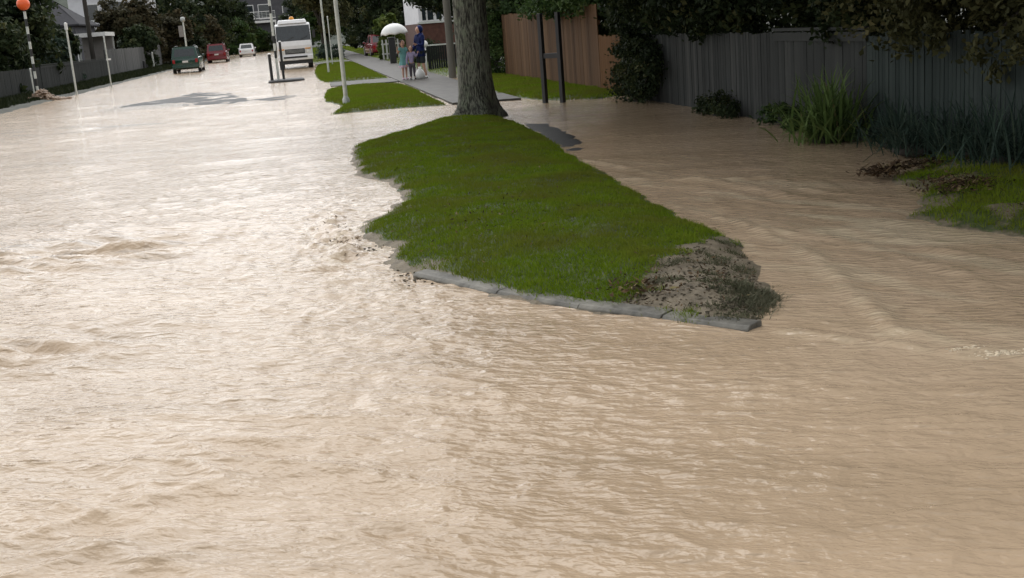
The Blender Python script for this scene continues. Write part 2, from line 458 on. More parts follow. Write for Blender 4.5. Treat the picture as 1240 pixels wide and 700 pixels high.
def gauss(X, Y, cx, cy, rx, ry):
    return np.exp(-((X - cx) / rx) ** 2 - ((Y - cy) / ry) ** 2)
def line_ridge(X, Y, pts, wid):
    """0..1 ridge along a polyline"""
    best = np.full(X.shape, 1e9)
    for (a, b) in zip(pts[:-1], pts[1:]):
        a = np.array(a); ab = np.array(b) - a
        t = np.clip(((X - a[0]) * ab[0] + (Y - a[1]) * ab[1]) / (ab @ ab), 0, 1)
        best = np.minimum(best, np.hypot(X - a[0] - t * ab[0], Y - a[1] - t * ab[1]))
    return np.exp(-(best / wid) ** 2)

def water_z(X, Y):
    near = sst(24, 10, Y)
    wx = X + 0.2 * pn(X * 0.7, Y * 0.7, 21); wy = Y + 0.2 * pn(X * 0.7 + 9, Y * 0.7, 22)
    z = 0.010 * pn(X * 0.5, Y * 0.9, 1) + 0.008 * pn(wx * 1.3, wy * 2.4, 2)
    # short steep chop, stronger mid-left where the current turns round the verge
    amp = (0.32 + 0.75 * gauss(X, Y, 0.1, 8.2, 1.3, 3.8)) * (1 - 0.65 * gauss(X, Y, -0.7, 4.3, 1.0, 1.3))
    z += near * amp * (0.011 * pn(wx * 4.6, wy * 5.5, 5) + 0.008 * pn(wx * 9.5, wy * 11, 6))
    # foreground ripples
    ca, sa = math.cos(R(-21)), math.sin(R(-21))
    fu = X * ca + Y * sa; fv = -X * sa + Y * ca + 0.3 * pn(X * 0.7 + 9, Y * 0.7, 22)
    fg = sst(8.0, 5.0, fv) * (0.5 + 0.5 * sst(-1.2, 1.2, X))
    z += fg * (0.012 * (0.5 - np.abs(pn(fu * 1.9, fv * 7.0, 7))) + 0.005 * pn(fu * 5, fv * 16, 8))
    # drawn-out crests fanning through the lower left
    ca, sa = math.cos(R(-44)), math.sin(R(-44))
    u = wx * ca + wy * sa; v = -wx * sa + wy * ca
    rg = (1 - np.abs(pn(u * 0.9, v * 3.6, 9)) * 1.8).clip(0, 1) ** 2
    ca, sa = math.cos(R(20)), math.sin(R(20))
    u2 = wx * ca + wy * sa; v2 = -wx * sa + wy * ca
    rg2 = (1 - np.abs(pn(u2 * 1.1, v2 * 3.8, 10)) * 1.8).clip(0, 1) ** 2
    z += gauss(X, Y, -0.35, 4.3, 0.8, 1.1) * 0.034 * rg + gauss(X, Y, -0.85, 3.95, 0.35, 0.5) * 0.024 * rg2
    # standing waves at far left
    ca, sa = math.cos(R(-30)), math.sin(R(-30)); su = wx * ca + wy * sa; sv = -wx * sa + wy * ca
    rs = 0.5 + 0.5 * np.sin(6.8 * sv + 3.2 * pn(su * 0.9, sv * 1.2, 12) + 2.0 * pn(su * 2.0, sv * 2.0, 19))
    rs = rs ** 1.6 * (0.45 + 0.9 * np.abs(pn(su * 0.8, sv * 2.0, 20)))
    st = gauss(X, Y, -2.1, 10.2, 1.25, 1.1) + 1.0 * gauss(X, Y, -1.8, 6.9, 0.7, 0.5)
    z += st * (0.085 * rs - 0.025 + 0.06 * pn(su * 1.1, sv * 7.0, 13) + 0.012 * pn(su * 4, sv * 13, 23))
    z += gauss(X, Y, 0.12, 9.6, 0.32, 1.7) * (0.020 * pn(X * 8, Y * 8, 87) + 0.014 * pn(X * 17, Y * 15, 88))
    # wakes shed by the end of the grass island
    k = 0.6 + 0.8 * pn(X * 3, Y * 3, 14)
    for pts, wd, h in (([(3.0, 9.6), (3.25, 8.2), (3.2, 7.2), (2.95, 5.9), (2.75, 5.15), (3.0, 4.5), (3.5, 4.3)], 0.07, 0.020),
                       ([(3.1, 8.6), (3.6, 7.2), (3.7, 6.0), (3.4, 5.2)], 0.07, 0.016),
                       ([(2.25, 5.45), (2.6, 4.95), (2.9, 4.55), (3.4, 4.2)], 0.05, 0.026),
                       ([(3.15, 13.2), (3.6, 11.0), (4.1, 9.2)], 0.08, 0.02),
                       ([(3.1, 11.4), (3.8, 10.6), (4.5, 10.4)], 0.07, 0.018),
                       ([(0.3, 11.2), (0.1, 10.3), (0.2, 9.6), (0.15, 8.9)], 0.10, 0.05)):
            z += h * k * line_ridge(wx * 0.5 + X * 0.5, wy * 0.5 + Y * 0.5, pts, wd)
    ca, sa = math.cos(R(-66)), math.sin(R(-66)); ru = wx * ca + wy * sa; rv = -wx * sa + wy * ca
    z += gauss(X, Y, 3.9, 8.4, 1.3, 3.6) * (0.026 * (0.4 - np.abs(pn(ru * 0.8, rv * 2.6, 15))) + 0.010 * pn(ru * 2.5, rv * 6.5, 18))
    # long shallow swells further up the street
    z += sst(14, 26, Y) * 0.018 * pn(X * 0.35, Y * 0.55, 16) + sst(18, 40, Y) * 0.01 * pn(X * 1.3, Y * 1.1, 17)
    return z
def silt(X, Y):
    ca, sa = math.cos(R(-66)), math.sin(R(-66)); ru = X * ca + Y * sa; rv = -X * sa + Y * ca + 0.25 * pn(X * 0.8, Y * 0.8, 81)
    m = gauss(X, Y, 3.7, 8.4, 0.9, 3.6) * sst(0.12, 0.5, pn(ru * 0.5, rv * 3.2, 82) + 0.25 * pn(ru * 3, rv * 9, 83))
    for pts, wd, a in (([(3.05, 9.6), (3.25, 8.2), (3.2, 7.2), (2.95, 5.9), (2.75, 5.15), (3.0, 4.5)], 0.11, 0.6), ([(3.1, 13.2), (3.6, 11.0), (4.3, 9.4)], 0.10, 0.5), ([(3.1, 11.4), (3.8, 10.6), (4.5, 10.4)], 0.08, 0.4), ([(2.3, 5.4), (2.6, 4.95), (3.0, 4.45)], 0.07, 0.5)):
        m = np.maximum(m, a * line_ridge(X + 0.08 * pn(X * 3, Y * 3, 84), Y, pts, wd) * (0.6 + 0.8 * pn(X * 6, Y * 6, 85)))
    m = np.maximum(m, 0.5 * gauss(X, Y, 0.25, 9.5, 0.35, 1.8) * sst(0.0, 0.4, pn(X * 5, Y * 5, 86)))
    return np.clip(m, 0, 1)
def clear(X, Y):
    """painted dark streaks: wave shade and tree reflections; shallower water at the road hump"""
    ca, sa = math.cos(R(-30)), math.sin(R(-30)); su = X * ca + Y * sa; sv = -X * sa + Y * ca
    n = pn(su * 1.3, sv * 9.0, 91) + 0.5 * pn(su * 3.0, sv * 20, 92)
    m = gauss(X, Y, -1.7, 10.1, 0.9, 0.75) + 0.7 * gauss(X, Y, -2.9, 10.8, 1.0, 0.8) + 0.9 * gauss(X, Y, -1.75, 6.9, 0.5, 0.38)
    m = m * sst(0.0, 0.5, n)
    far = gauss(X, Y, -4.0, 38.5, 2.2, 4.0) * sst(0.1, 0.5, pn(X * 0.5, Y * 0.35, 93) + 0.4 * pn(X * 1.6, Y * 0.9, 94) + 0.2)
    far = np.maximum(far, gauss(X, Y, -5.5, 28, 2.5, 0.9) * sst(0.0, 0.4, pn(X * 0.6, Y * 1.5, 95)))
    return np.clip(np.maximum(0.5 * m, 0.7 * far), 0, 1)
wxs = list(np.arange(-3.2, 4.8, 0.0165))
s = 0.0165; x = 4.8
while x < 90: wxs.append(x); s = min(s * 1.06, 6); x += s
s = 0.0165; x = -3.2; L_ = []
while x > -90: s = min(s * 1.06, 6); x -= s; L_.append(x)
wxs = np.array(L_[::-1] + wxs)
wys = [2.2]; y = 2.2
while y < 205:
    y += max(0.0135, 0.0034 * y); wys.append(y)
s = 0.017; y = 2.2; L_ = []
while y > -60: s = min(s * 1.12, 5); y -= s; L_.append(y)
wys = np.array(L_[::-1] + wys)
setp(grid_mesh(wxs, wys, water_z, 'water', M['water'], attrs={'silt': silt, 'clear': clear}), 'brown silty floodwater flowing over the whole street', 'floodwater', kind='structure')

# ------------------------------------------------------------------ land patches with grass
LIE = [(0.6, 7.85), (0.44, 8.37), (0.57, 8.92), (0.31, 9.77), (0.39, 10.3), (0.65, 10.73), (0.86, 11.61), (0.81, 12.89), (0.51, 13.96), (0.54, 16.14), (0.64, 17.55), (1.26, 18.82), (2.12, 20.52), (2.76, 21.66), (3.33, 20.9), (3.42, 18.91), (3.35, 16.44), (3.13, 13.93), (3.02, 11.57), (2.91, 9.77), (2.92, 8.49), (2.93, 7.8), (2.77, 7.0), (2.5, 6.09), (2.29, 5.64), (2.11, 5.47), (1.77, 5.89), (1.41, 6.34), (1.03, 6.93)]
MUD = [(1.66, 6.05), (1.85, 6.6), (2.15, 7.05), (2.5, 7.6), (2.95, 7.9), (3.0, 6.49), (2.4, 5.5), (2.12, 5.3)]
KERB = [(0.59, 7.77), (1.03, 6.93), (1.41, 6.34), (1.77, 5.89), (2.11, 5.47)]

def patch(name, poly, h, step, mat, mud=None, edge=0.3, rough=0.03, seed=0):
    P = np.array(poly); a = P.min(0) - 0.5; b = P.max(0) + 0.5
    xs = np.arange(a[0], b[0], step); ys = np.arange(a[1], b[1], step)
    def sdn(X, Y):
        return poly_sd(poly, X, Y) + (0.06 * pn(X * 3, Y * 3, seed + 40) + 0.035 * pn(X * 9, Y * 9, seed + 43)) * (1 if edge < 1 else 3)
    def fz(X, Y):
        d = sdn(X, Y)
        z = np.where(d > 0, h * (1 - np.exp(-np.maximum(d, 0) / edge)), d * 0.45)
        return z + np.clip(d * 4, 0, 1) * rough * pn(X * 1.6, Y * 1.6, seed + 41)+ np.clip(d * 4, 0, 1) * rough * 0.4 * pn(X * 6, Y * 6, seed + 42)
    mudf = (lambda X, Y: np.zeros(X.shape)) if mud is None else mud
    o = grid_mesh(xs, ys, fz, name, mat, keep=lambda X, Y: poly_sd(poly, X, Y) > -0.32, attrs={'mud': mudf})
    return o, fz, sdn

def blades(name, sdn, fz, bbox, n, hgt, wid, mat, mud=None, seed=0, lean=0.5, parent=None, far=None):
    rg = np.random.default_rng(seed)
    X = rg.uniform(bbox[0], bbox[2], n); Y = rg.uniform(bbox[1], bbox[3], n)
    if far is not None:                       # denser towards the front
        Y = bbox[1] + (bbox[3] - bbox[1]) * rg.uniform(0, 1, n) ** far
    d = sdn(X, Y)
    p = sst(-0.01, 0.10, d)
    if mud is not None: p = p * (1 - np.clip(mud(X, Y) * 1.25, 0, 1)) 
    k = rg.uniform(0, 1, n) < p
    X = X[k]; Y = Y[k]; m = len(X)
    Z = fz(X, Y) - 0.004
    cl = 0.5 + 0.5 * np.clip(pn(X * 2.2, Y * 2.2, 51) * 1.2 + pn(X * 7, Y * 7, 52) * 0.7, -1, 1)
    H = hgt * rg.uniform(0.45, 1.1, m) * (0.65 + 0.6 * cl)
    W = wid * rg.uniform(0.7, 1.3, m) * (1 + Y * 0.035)
    a = rg.uniform(0, 2 * PI, m); l = rg.normal(0, lean, m); la = rg.uniform(0, 2 * PI, m)
    B = np.stack([X, Y, Z], -1)
    sx = np.stack([np.cos(a) * W, np.sin(a) * W, np.zeros(m)], -1)
    top = B + np.stack([np.cos(la) * np.abs(l) * H, np.sin(la) * np.abs(l) * H, H], -1)
    V = np.stack([B - sx, B + sx, top], 1).reshape(-1, 3)
    F = np.arange(3 * m).reshape(-1, 3)
    t = np.clip(0.42 + 0.28 * (cl - 0.5) + rg.normal(0, 0.16, m), 0, 0.96)
    t[rg.uniform(0, 1, m) < 0.006] = 1.0
    o = mesh_np(name, V, F, mat, attrs={'tint': ('FACE', t)})
    return o

def mud_island(X, Y):
    d = poly_sd(MUD, X, Y) + 0.25 * pn(X * 2.5, Y * 2.5, 61) + 0.10 * pn(X * 8, Y * 8, 62)
    m = sst(-0.10, 0.22, d)
    m = np.maximum(m, 0.62 * gauss(X, Y, 0.75, 7.9, 0.16, 0.3))
    m = np.maximum(m, 0.55 * sst(0.42, 0.75, pn(X * 1.1 + 3, Y * 1.1, 63)) * gauss(X, Y, 1.6, 9.5, 0.7, 2.0))
    e = poly_sd(LIE, X, Y) + 0.10 * pn(X * 3.5, Y * 3.5, 64)
    lft = sst(2.0, 1.0, X)
    m = np.maximum(m, (0.45 + 0.4 * lft) * sst(0.07 + 0.12 * lft, 0.0, e))
    return np.maximum(m, 0.12 * sst(0.5, 0.9, pn(X * 2.6, Y * 1.8, 65)))
isl, fz_i, sd_i = patch('grass_verge', LIE, 0.10, 0.05, M['turf'], mud_island, 0.30, 0.03, 0)
setp(isl, 'long green grass island with muddy eroded tip, tree at its far end', 'verge', kind='structure')
setp(blades('grass', sd_i, fz_i, (0.2, 5.3, 3.6, 21.8), 420000, 0.040, 0.0028, M['grass'], mud_island, 3, 0.7, far=1.5),
     'short mown grass covering the island around the tree', 'grass', kind='stuff')

setp(blades('grass', lambda X, Y: 0.22 - np.hypot((X - 2.36) / 1.0, (Y - 5.95) / 1.5) + 0.12 * pn(X * 6, Y * 6, 71), fz_i, (2.0, 5.4, 2.8, 6.8), 14000, 0.05, 0.004, M['weed'], None, 6, 1.3),
     'dark flattened weeds at the very end of the muddy island tip', 'weeds', kind='stuff')
rgm = lambda X, Y: 1 - np.clip((pn(X * 5, Y * 5, 70) - 0.12) * 4, 0, 1)
setp(blades('grass', lambda X, Y: poly_sd(MUD, X, Y), fz_i, (1.6, 5.3, 3.0, 8.0), 30000, 0.035, 0.003, M['mud_grass'], rgm, 4, 1.5),
     'sparse silted tufts of grass on the muddy island tip', 'grass', kind='stuff')
STA = [(0.54, 25.27), (1.58, 25.49), (2.99, 25.0), (3.02, 28.39), (3.08, 33.0), (3.0, 36.5), (1.87, 37.6), (0.75, 37.0), (0.53, 32.83), (0.55, 30.4), (0.8, 29.0), (0.85, 27.5), (0.66, 26.2)]
STB = [(0.79, 43.0), (3.05, 42.3), (3.1, 59.0), (3.1, 70.5), (1.0, 70.5), (0.75, 62.0), (0.6, 55.2), (0.62, 47.0)]
STC = [(0.8, 77.5), (3.1, 77.5), (3.2, 118), (3.6, 180), (1.2, 180), (1.0, 118)]
PLR = [(4.62, 6.6), (4.4, 7.25), (4.3, 7.9), (4.68, 8.35), (4.95, 8.9), (5.03, 9.54), (5.5, 10.0), (5.85, 10.3), (6.3, 12.5), (6.8, 12.6), (7.2, 6.2), (5.6, 6.2)]
PL2 = [(4.95, 36.0), (4.55, 30.0), (4.42, 27.11), (4.82, 23.9), (5.62, 22.6), (6.29, 22.92), (6.7, 24), (6.7, 37.5), (5.0, 37.5)]
PL3 = [(4.75, 38.5), (6.9, 38.5), (6.9, 170), (5.2, 170), (4.9, 118), (4.75, 100)]
BNK = [(-10.2, 30), (-10.0, 38), (-10.1, 47), (-10.0, 56), (-9.9, 80), (-9.8, 110), (-13, 112), (-13, 28), (-9.5, 27)]
def mud_r(X, Y):
    m = 0.8 * sst(0.1, 0.5, pn(X * 1.8, Y * 1.8, 66) + gauss(X, Y, 5.05, 9.2, 0.45, 0.8) * 0.7)
    return np.maximum(m * 0.8, 0.6 * sst(0.25, 0.0, poly_sd(PLR, X, Y)))
def mud_s(X, Y): return 0.5 * sst(0.3, 0.6, pn(X * 0.9, Y * 0.5, 67))
o, fz, sdn = patch('grass_verge', PLR, 0.09, 0.06, M['turf'], mud_r, 0.35, 0.03, 5)
setp(o, 'small lawn with muddy edge below the grey green fence', 'verge', kind='structure')
setp(blades('grass', sdn, fz, (4.2, 6.1, 7.0, 12.6), 90000, 0.05, 0.003, M['grass'], mud_r, 5, 0.7), 'grass on the small muddy lawn by the fence plants', 'grass', kind='stuff')
for poly, lab, nb, hh in ((STA, 'grass strip between two driveways beyond the tree', 60000, 0.06), (STB, 'grass strip beside the path left of the three people', 50000, 0.07),
                          (STC, 'far grass strip beside the parked truck', 25000, 0.08), (PL2, 'lawn strip in front of the brown fence', 60000, 0.07),
                          (PL3, 'grass strip behind the people along the right side of the path', 25000, 0.08)):
    o, fz, sdn = patch('grass_verge', poly, 0.09, 0.14, M['turf'], mud_s, 0.35, 0.02, 8)
    setp(o, lab, 'verge', kind='structure')
    P = np.array(poly)
    setp(blades('grass', sdn, fz, (P[:, 0].min(), P[:, 1].min(), P[:, 0].max(), P[:, 1].max()), nb, hh, 0.004, M['grass'], None, 9, 0.6),
         'grass growing on the ' + lab, 'grass', kind='stuff')
o, fz, sdn = patch('grass_bank', BNK, 0.12, 0.3, M['turf'], mud_s, 0.6, 0.05, 9)
setp(o, 'grassy bank along the far side of the flooded street', 'bank', kind='structure')
setp(blades('grass', sdn, fz, (-13, 28, -9, 112), 90000, 0.20, 0.010, M['bank_grass'], None, 12, 0.6), 'rough grass on the bank below the dark fences', 'grass', kind='stuff')

# kerb round the near end of the island
mb = MB()
def kerb_piece(a, b):
    a = np.array(a); b = np.array(b); d = (b - a) / np.linalg.norm(b - a); n = np.array([-d[1], d[0]])
    # n points to the road side or the grass side; make it the grass side
    if n[0] * 1 + n[1] * 1 < 0: n = -n
    prof = [(0.0, -0.25), (0.0, 0.022), (0.02, 0.042), (0.12, 0.046), (0.15, 0.04), (0.15, -0.25)]
    dz = random.uniform(-0.016, -0.009)
    rings = []
    for q in (a + d * 0.003, b - d * 0.003):
        rings.append([(q[0] + n[0] * u, q[1] + n[1] * u, z + dz) for u, z in prof])
    mb.loft(rings)
kp = [np.array(p) for p in KERB]
for a, b in zip(kp[:-1], kp[1:]):
    kerb_piece(a, b)
ko = mb.build('kerb', M['kerb'], bevel=0.006)
setp(ko, 'worn concrete kerb round the near end of the grass island', 'kerb', kind='structure')

# paths, driveways, asphalt
def slab(name, poly, z, mat, lab, cat, thick=0.2):
    mb = MB(); n = len(poly)
    mb.loft([[(x, y, z - thick) for x, y in poly], [(x, y, z) for x, y in poly]])
    return setp(mb.build(name, mat, bevel=0.01), lab, cat, kind='structure')
slab('footpath', [(3.12, 25.0), (4.55, 24.6), (4.72, 45), (4.9, 120), (5.2, 185), (3.6, 185), (3.2, 120), (3.12, 60)], 0.045, M['conc'], 'wet concrete footpath where the three people walk', 'footpath')
slab('driveway', [(0.9, 39.0), (3.1, 38.4), (3.1, 41.6), (0.95, 42.2)], 0.035, M['conc'], 'concrete driveway crossing between the two grass strips', 'driveway')
slab('driveway', [(0.9, 71.3), (3.1, 71.3), (3.1, 76.5), (0.9, 76.5)], 0.03, M['conc'], 'far concrete driveway crossing near the truck', 'driveway')
o, fz, sdn = patch('asphalt_path', [(3.45, 18.9), (3.8, 18.4), (3.72, 16.4), (3.45, 14.2), (3.1, 14.1), (3.3, 16)], 0.012, 0.05, M['asphalt'], None, 0.10, 0.004, 14)
setp(o, 'dark patch of wet asphalt path beside the grass island', 'path', kind='structure')
for poly, h, lab in (([(-5.9, 37.6), (-4.6, 41.0), (-3.78, 44.3), (-2.5, 41.4), (-1.55, 34.6), (-2.5, 33.8), (-4.09, 36.2)], 0.014, 'dark road hump showing above the floodwater'),
                     ([(-1.5, 35.1), (-0.5, 36.0), (0.0, 34.9), (-0.9, 33.3)], 0.014, 'small dark hump of road beside the larger one')):
    o, fz, sdn = patch('road_hump', poly, h, 0.12, M['asphalt'], None, 1.2, 0.035, 15)
    setp(o, lab, 'road hump', kind='structure')

# loose matter
def clods(name, centres, mat, lab, cat, seed, flat=0.6, inside=None):
    """centres: list of (x, y, z, spread, n, size)"""
    rg = np.random.default_rng(seed)
    Vs = []; Fs = []; T = []; base = 0
    ico = bmesh.new(); bmesh.ops.create_icosphere(ico, subdivisions=1, radius=1)
    iv = np.array([v.co for v in ico.verts]); fi = np.array([[v.index for v in f.verts] for f in ico.faces]); ico.free()
    for (cx, cy, cz, sp, n, size) in centres:
        for _ in range(n):
            sc = size * rg.uniform(0.4, 1.3) * np.array([rg.uniform(0.7, 1.4), rg.uniform(0.7, 1.4), flat * rg.uniform(0.6, 1.2)])
            v = iv * rg.uniform(0.75, 1.2, (len(iv), 1)) * sc
            a = rg.uniform(0, 6.28); ca, sa = math.cos(a), math.sin(a)
            v = v @ np.array([[ca, sa, 0], [-sa, ca, 0], [0, 0, 1]])
            x = cx + rg.normal(0, sp[0]); y = cy + rg.normal(0, sp[1])
            if inside is not None and poly_sd(inside, np.array([x]), np.array([y]))[0] < 0.04: continue
            z = cz(x, y) if callable(cz) else cz
            Vs.append(v + np.array([x, y, z])); Fs.append(fi + base); base += len(iv)
            T += [np.clip(rg.normal(0.5, 0.22), 0, 1)] * len(fi)
    o = mesh_np(name, np.concatenate(Vs), np.concatenate(Fs), mat, attrs={'tint': ('FACE', T)})
    return setp(o, lab, cat, kind='stuff')
fi1 = lambda x, y: float(fz_i(np.array([x]), np.array([y]))[0])
clods('mud_clods', [(2.35, 6.35, lambda x, y: max(fi1(x, y), 0) + 0.001, (0.25, 0.45), 650, 0.009), (2.2, 5.8, lambda x, y: max(fi1(x, y), 0) + 0.001, (0.13, 0.14), 260, 0.012),
                    (1.75, 6.2, lambda x, y: max(fi1(x, y), 0) + 0.001, (0.12, 0.12), 90, 0.011)],
      M['silt'], 'grey brown silt clods and stones on the washed out island tip', 'mud', 21, inside=LIE)
clods('mud_clods', [(0.62, 7.75, 0.004, (0.09, 0.12), 60, 0.010), (0.40, 8.9, -0.002, (0.05, 0.25), 40, 0.010)],
      M['silt'], 'mud clods breaking the water along the left edge of the island', 'mud', 28)

def chips(name, centres, mat, lab, cat, seed, up=0.4, inside=None):
    rg = np.random.default_rng(seed); V = []; T = []
    for (cx, cy, cz, sp, n, size) in centres:
        for _ in range(n):
            x = cx + rg.normal(0, sp[0]); y = cy + rg.normal(0, sp[1])
            if inside is not None and poly_sd(inside, np.array([x]), np.array([y]))[0] < 0.05: continue
            z = (cz(x, y) if callable(cz) else cz) + abs(rg.normal(0, sp[2]))
            a = rg.uniform(0, 6.28); l = size * rg.uniform(0.5, 1.6); w_ = size * rg.uniform(0.2, 0.5)
            d = np.array([math.cos(a), math.sin(a), rg.normal(0, up)]); q = np.array([-math.sin(a), math.cos(a), rg.normal(0, up)])
            c = np.array([x, y, z])
            V += [c - d * l * 0.5, c + q * w_ * 0.5, c + d * l * 0.5, c - q * w_ * 0.5]; T.append(np.clip(rg.normal(0.5, 0.25), 0, 1))
    o = mesh_np(name, np.array(V), np.arange(len(V)).reshape(-1, 4), mat, attrs={'tint': ('FACE', T)})
    return setp(o, lab, cat, kind='stuff')
chips('leaf_litter', [(5.05, 9.7, 0.05, (0.10, 0.10, 0.03), 260, 0.06), (5.3, 9.85, 0.06, (0.16, 0.07, 0.03), 260, 0.06), (5.62, 9.9, 0.07, (0.2, 0.07, 0.02), 200, 0.05),
                      (5.15, 8.6, 0.09, (0.14, 0.16, 0.025), 420, 0.045), (4.95, 8.35, 0.08, (0.12, 0.12, 0.02), 200, 0.04), (5.0, 7.3, 0.08, (0.3, 0.25, 0.02), 90, 0.04)],
      M['litter'], 'brown leaf litter heaped on the small lawn by the fence', 'leaf litter', 22)
chips('debris', [(0.13, 10.0, 0.012, (0.10, 0.35, 0.012), 80, 0.035), (0.2, 9.2, 0.01, (0.08, 0.3, 0.012), 60, 0.03)], M['litter'], 'twigs and bark caught in the rough water along the left edge of the island', 'debris', 29)
chips('leaf_litter', [(2.3, 6.3, lambda x, y: max(fi1(x, y), 0) + 0.01, (0.25, 0.42, 0.012), 420, 0.03), (1.78, 6.35, lambda x, y: max(fi1(x, y), 0) + 0.02, (0.10, 0.14, 0.02), 160, 0.04),
                      (1.5, 9.6, lambda x, y: fi1(x, y) + 0.035, (0.3, 0.5, 0.01), 120, 0.03), (1.1, 8.6, lambda x, y: fi1(x, y) + 0.035, (0.4, 0.8, 0.01), 150, 0.025), (2.2, 8.2, lambda x, y: fi1(x, y) + 0.035, (0.5, 1.2, 0.01), 160, 0.022), (1.9, 13, lambda x, y: fi1(x, y) + 0.04, (0.7, 2.5, 0.01), 160, 0.03)],
      M['litter'], 'dead leaves and twigs scattered over the grass island', 'leaf litter', 23, inside=LIE)

# foam where the wake breaks at right
def foamf(x, y): return float(water_z(np.array([x]), np.array([y]))[0])
M['splash'] = plain('brown_splash_water', (0.24, 0.16, 0.10), 0.4, var=0.3, scale=9)
M['foam'] = plain('pale_foam', (0.6, 0.50, 0.36), 0.6, var=0.15, scale=40)
clods('foam', [(2.98, 4.6, foamf, (0.07, 0.018), 90, 0.010), (2.86, 4.72, foamf, (0.05, 0.02), 40, 0.007)],
      M['foam'], 'pale foam breaking on the wake right of the island tip', 'foam', 25, 0.3)

# ------------------------------------------------------------------ vegetation
def leaves_np(blobs, n, size, seed, clump=0.16, aspect=0.55, droop=0.0):
    """leaf quads gathered in clumps near the shells of several ellipsoids"""
    rg = np.random.default_rng(seed)
    vol = np.array([(b[3] * b[4] + b[4] * b[5] + b[3] * b[5]) for b in blobs]); vol = vol / vol.sum()
    V = []; T = []
    for b, q in zip(blobs, vol):
        m = int(n * q); nc = max(8, m // 55)
        d = rg.normal(0, 1, (nc, 3)); d /= np.linalg.norm(d, axis=1)[:, None]
        rad = rg.uniform(0.5, 1.0, nc) ** 0.45 * rg.uniform(0.86, 1.14, nc)
        cc = d * rad[:, None]
        ct = np.clip(rg.normal(0.5, 0.17, nc), 0, 1)
        cs = rg.uniform(0.6, 1.5, nc)
        k = rg.integers(0, nc, m)
        sc = np.array(b[3:6]); rmean = sc.mean()
        p = cc[k] * sc + rg.normal(0, 1, (m, 3)) * (clump * rmean * cs[k])[:, None] * np.array([1, 1, 0.75]) + np.array(b[0:3])
        if droop: p[:, 2] -= droop * np.abs(rg.normal(0, 1, m)) * rmean * 0.3
        nrm = d[k] + rg.normal(0, 0.75, (m, 3)) + np.array([0, 0, 0.35]); nrm /= np.linalg.norm(nrm, axis=1)[:, None]
        t = rg.normal(0, 1, (m, 3)); t -= nrm * (t * nrm).sum(1)[:, None]; t /= np.linalg.norm(t, axis=1)[:, None]
        bt = np.cross(nrm, t)
        l = size * rg.uniform(0.6, 1.4, m)[:, None]
        q4 = np.stack([p - t * l * 0.5, p + bt * l * aspect * 0.5 + t * l * 0.05, p + t * l * 0.5 + nrm * l * -0.12, p - bt * l * aspect * 0.5 + t * l * 0.05], 1)
        V.append(q4.reshape(-1, 3)); T.append(np.clip(ct[k] + rg.normal(0, 0.13, m), 0, 1))
    V = np.concatenate(V); T = np.concatenate(T)
    return V, np.arange(len(V)).reshape(-1, 4), T

def limb_mb(mb, p0, p1, r0_, r1_, n=7, wob=0.12, seed=0, seg=5):
    rg = random.Random(seed); p0 = Vector(p0); p1 = Vector(p1); L = (p1 - p0).length
    pts = []; rs = []
    for i in range(seg + 1):
        t = i / seg
        o = Vector((rg.uniform(-1, 1), rg.uniform(-1, 1), rg.uniform(-0.4, 0.4))) * wob * L * math.sin(PI * t) * 0.5
        pts.append(p0.lerp(p1, t) + o); rs.append(r0_ + (r1_ - r0_) * t)
    mb.tube(pts, rs, n)

def tree(x, y, z, h, blobs, n, size, leaf, label, cat='tree', name='tree', tr=0.14, barkm=None, seed=0, group=None, droop=0.0, clump=0.16):
    root = empty(name, (x, y, z), label, cat, group)
    mb = MB(); rg = random.Random(seed)
    top = Vector((rg.uniform(-.2, .2), rg.uniform(-.2, .2), h * 0.62))
    mb.tube([(0, 0, -0.2), (0, 0, 0.05), (0.02, 0, 0.35), tuple(top * 0.5), tuple(top)], [tr * 1.7, tr * 1.4, tr, tr * 0.85, tr * 0.5], 9)
    for b in blobs:
        st = top * rg.uniform(0.35, 0.95)
        limb_mb(mb, st, (b[0], b[1], b[2] + b[5] * 0.2), tr * 0.5, tr * 0.1, 6, 0.2, rg.randint(0, 999))
    mb.build('trunk', barkm or M['bark_dark'], root, True)
    V, F, T = leaves_np(blobs, n, size, seed + 100, clump, droop=droop)
    mesh_np('crown', V, F, leaf, root, attrs={'tint': ('FACE', T)})
    return root

def auto_blobs(h, r, seed, low=0.25, n=7):
    rg = random.Random(seed); out = []
    for i in range(n):
        a = 2 * PI * i / n + rg.uniform(-.4, .4); t = rg.uniform(low + 0.12, 0.85)
        q = r * rg.uniform(0.35, 0.62) * (1.1 - 0.5 * t)
        out.append((math.cos(a) * q, math.sin(a) * q, h * t, r * rg.uniform(0.42, 0.62), r * rg.uniform(0.42, 0.62), h * rg.uniform(0.14, 0.22)))
    out.append((0, 0, h * 0.82, r * 0.5, r * 0.5, h * 0.18))
    return out

# street tree on the island
st = empty('street_tree', (3.03, 20.85, 0.06), 'thick grey trunked street tree at the far end of the grass island', 'tree')
def trunk_mesh():
    n = 40; rings = []
    zs = [-0.2, 0.0, 0.06, 0.14, 0.26, 0.42, 0.7, 1.1, 1.6, 2.1, 2.6, 3.0, 3.4]
    rs = [0.50, 0.45, 0.41, 0.375, 0.345, 0.325, 0.308, 0.298, 0.292, 0.288, 0.29, 0.31, 0.33]
    for z, r in zip(zs, rs):
        fl = max(0, 1 - max(z, 0) / 0.55)
        ring = []
        for k in range(n):
            a = 2 * PI * k / n
            lob = 1 + fl * 0.16 * math.cos(5 * a + 0.6) + 0.035 * math.cos(3 * a + z * 1.5) + 0.025 * math.cos(7 * a - z * 2.2)
            ring.append((r * lob * math.cos(a) + 0.02 * z - 0.02 * z * z * 0.2, r * lob * math.sin(a), z))
        rings.append(ring)
    return rings
mb = MB(); mb.loft(trunk_mesh())
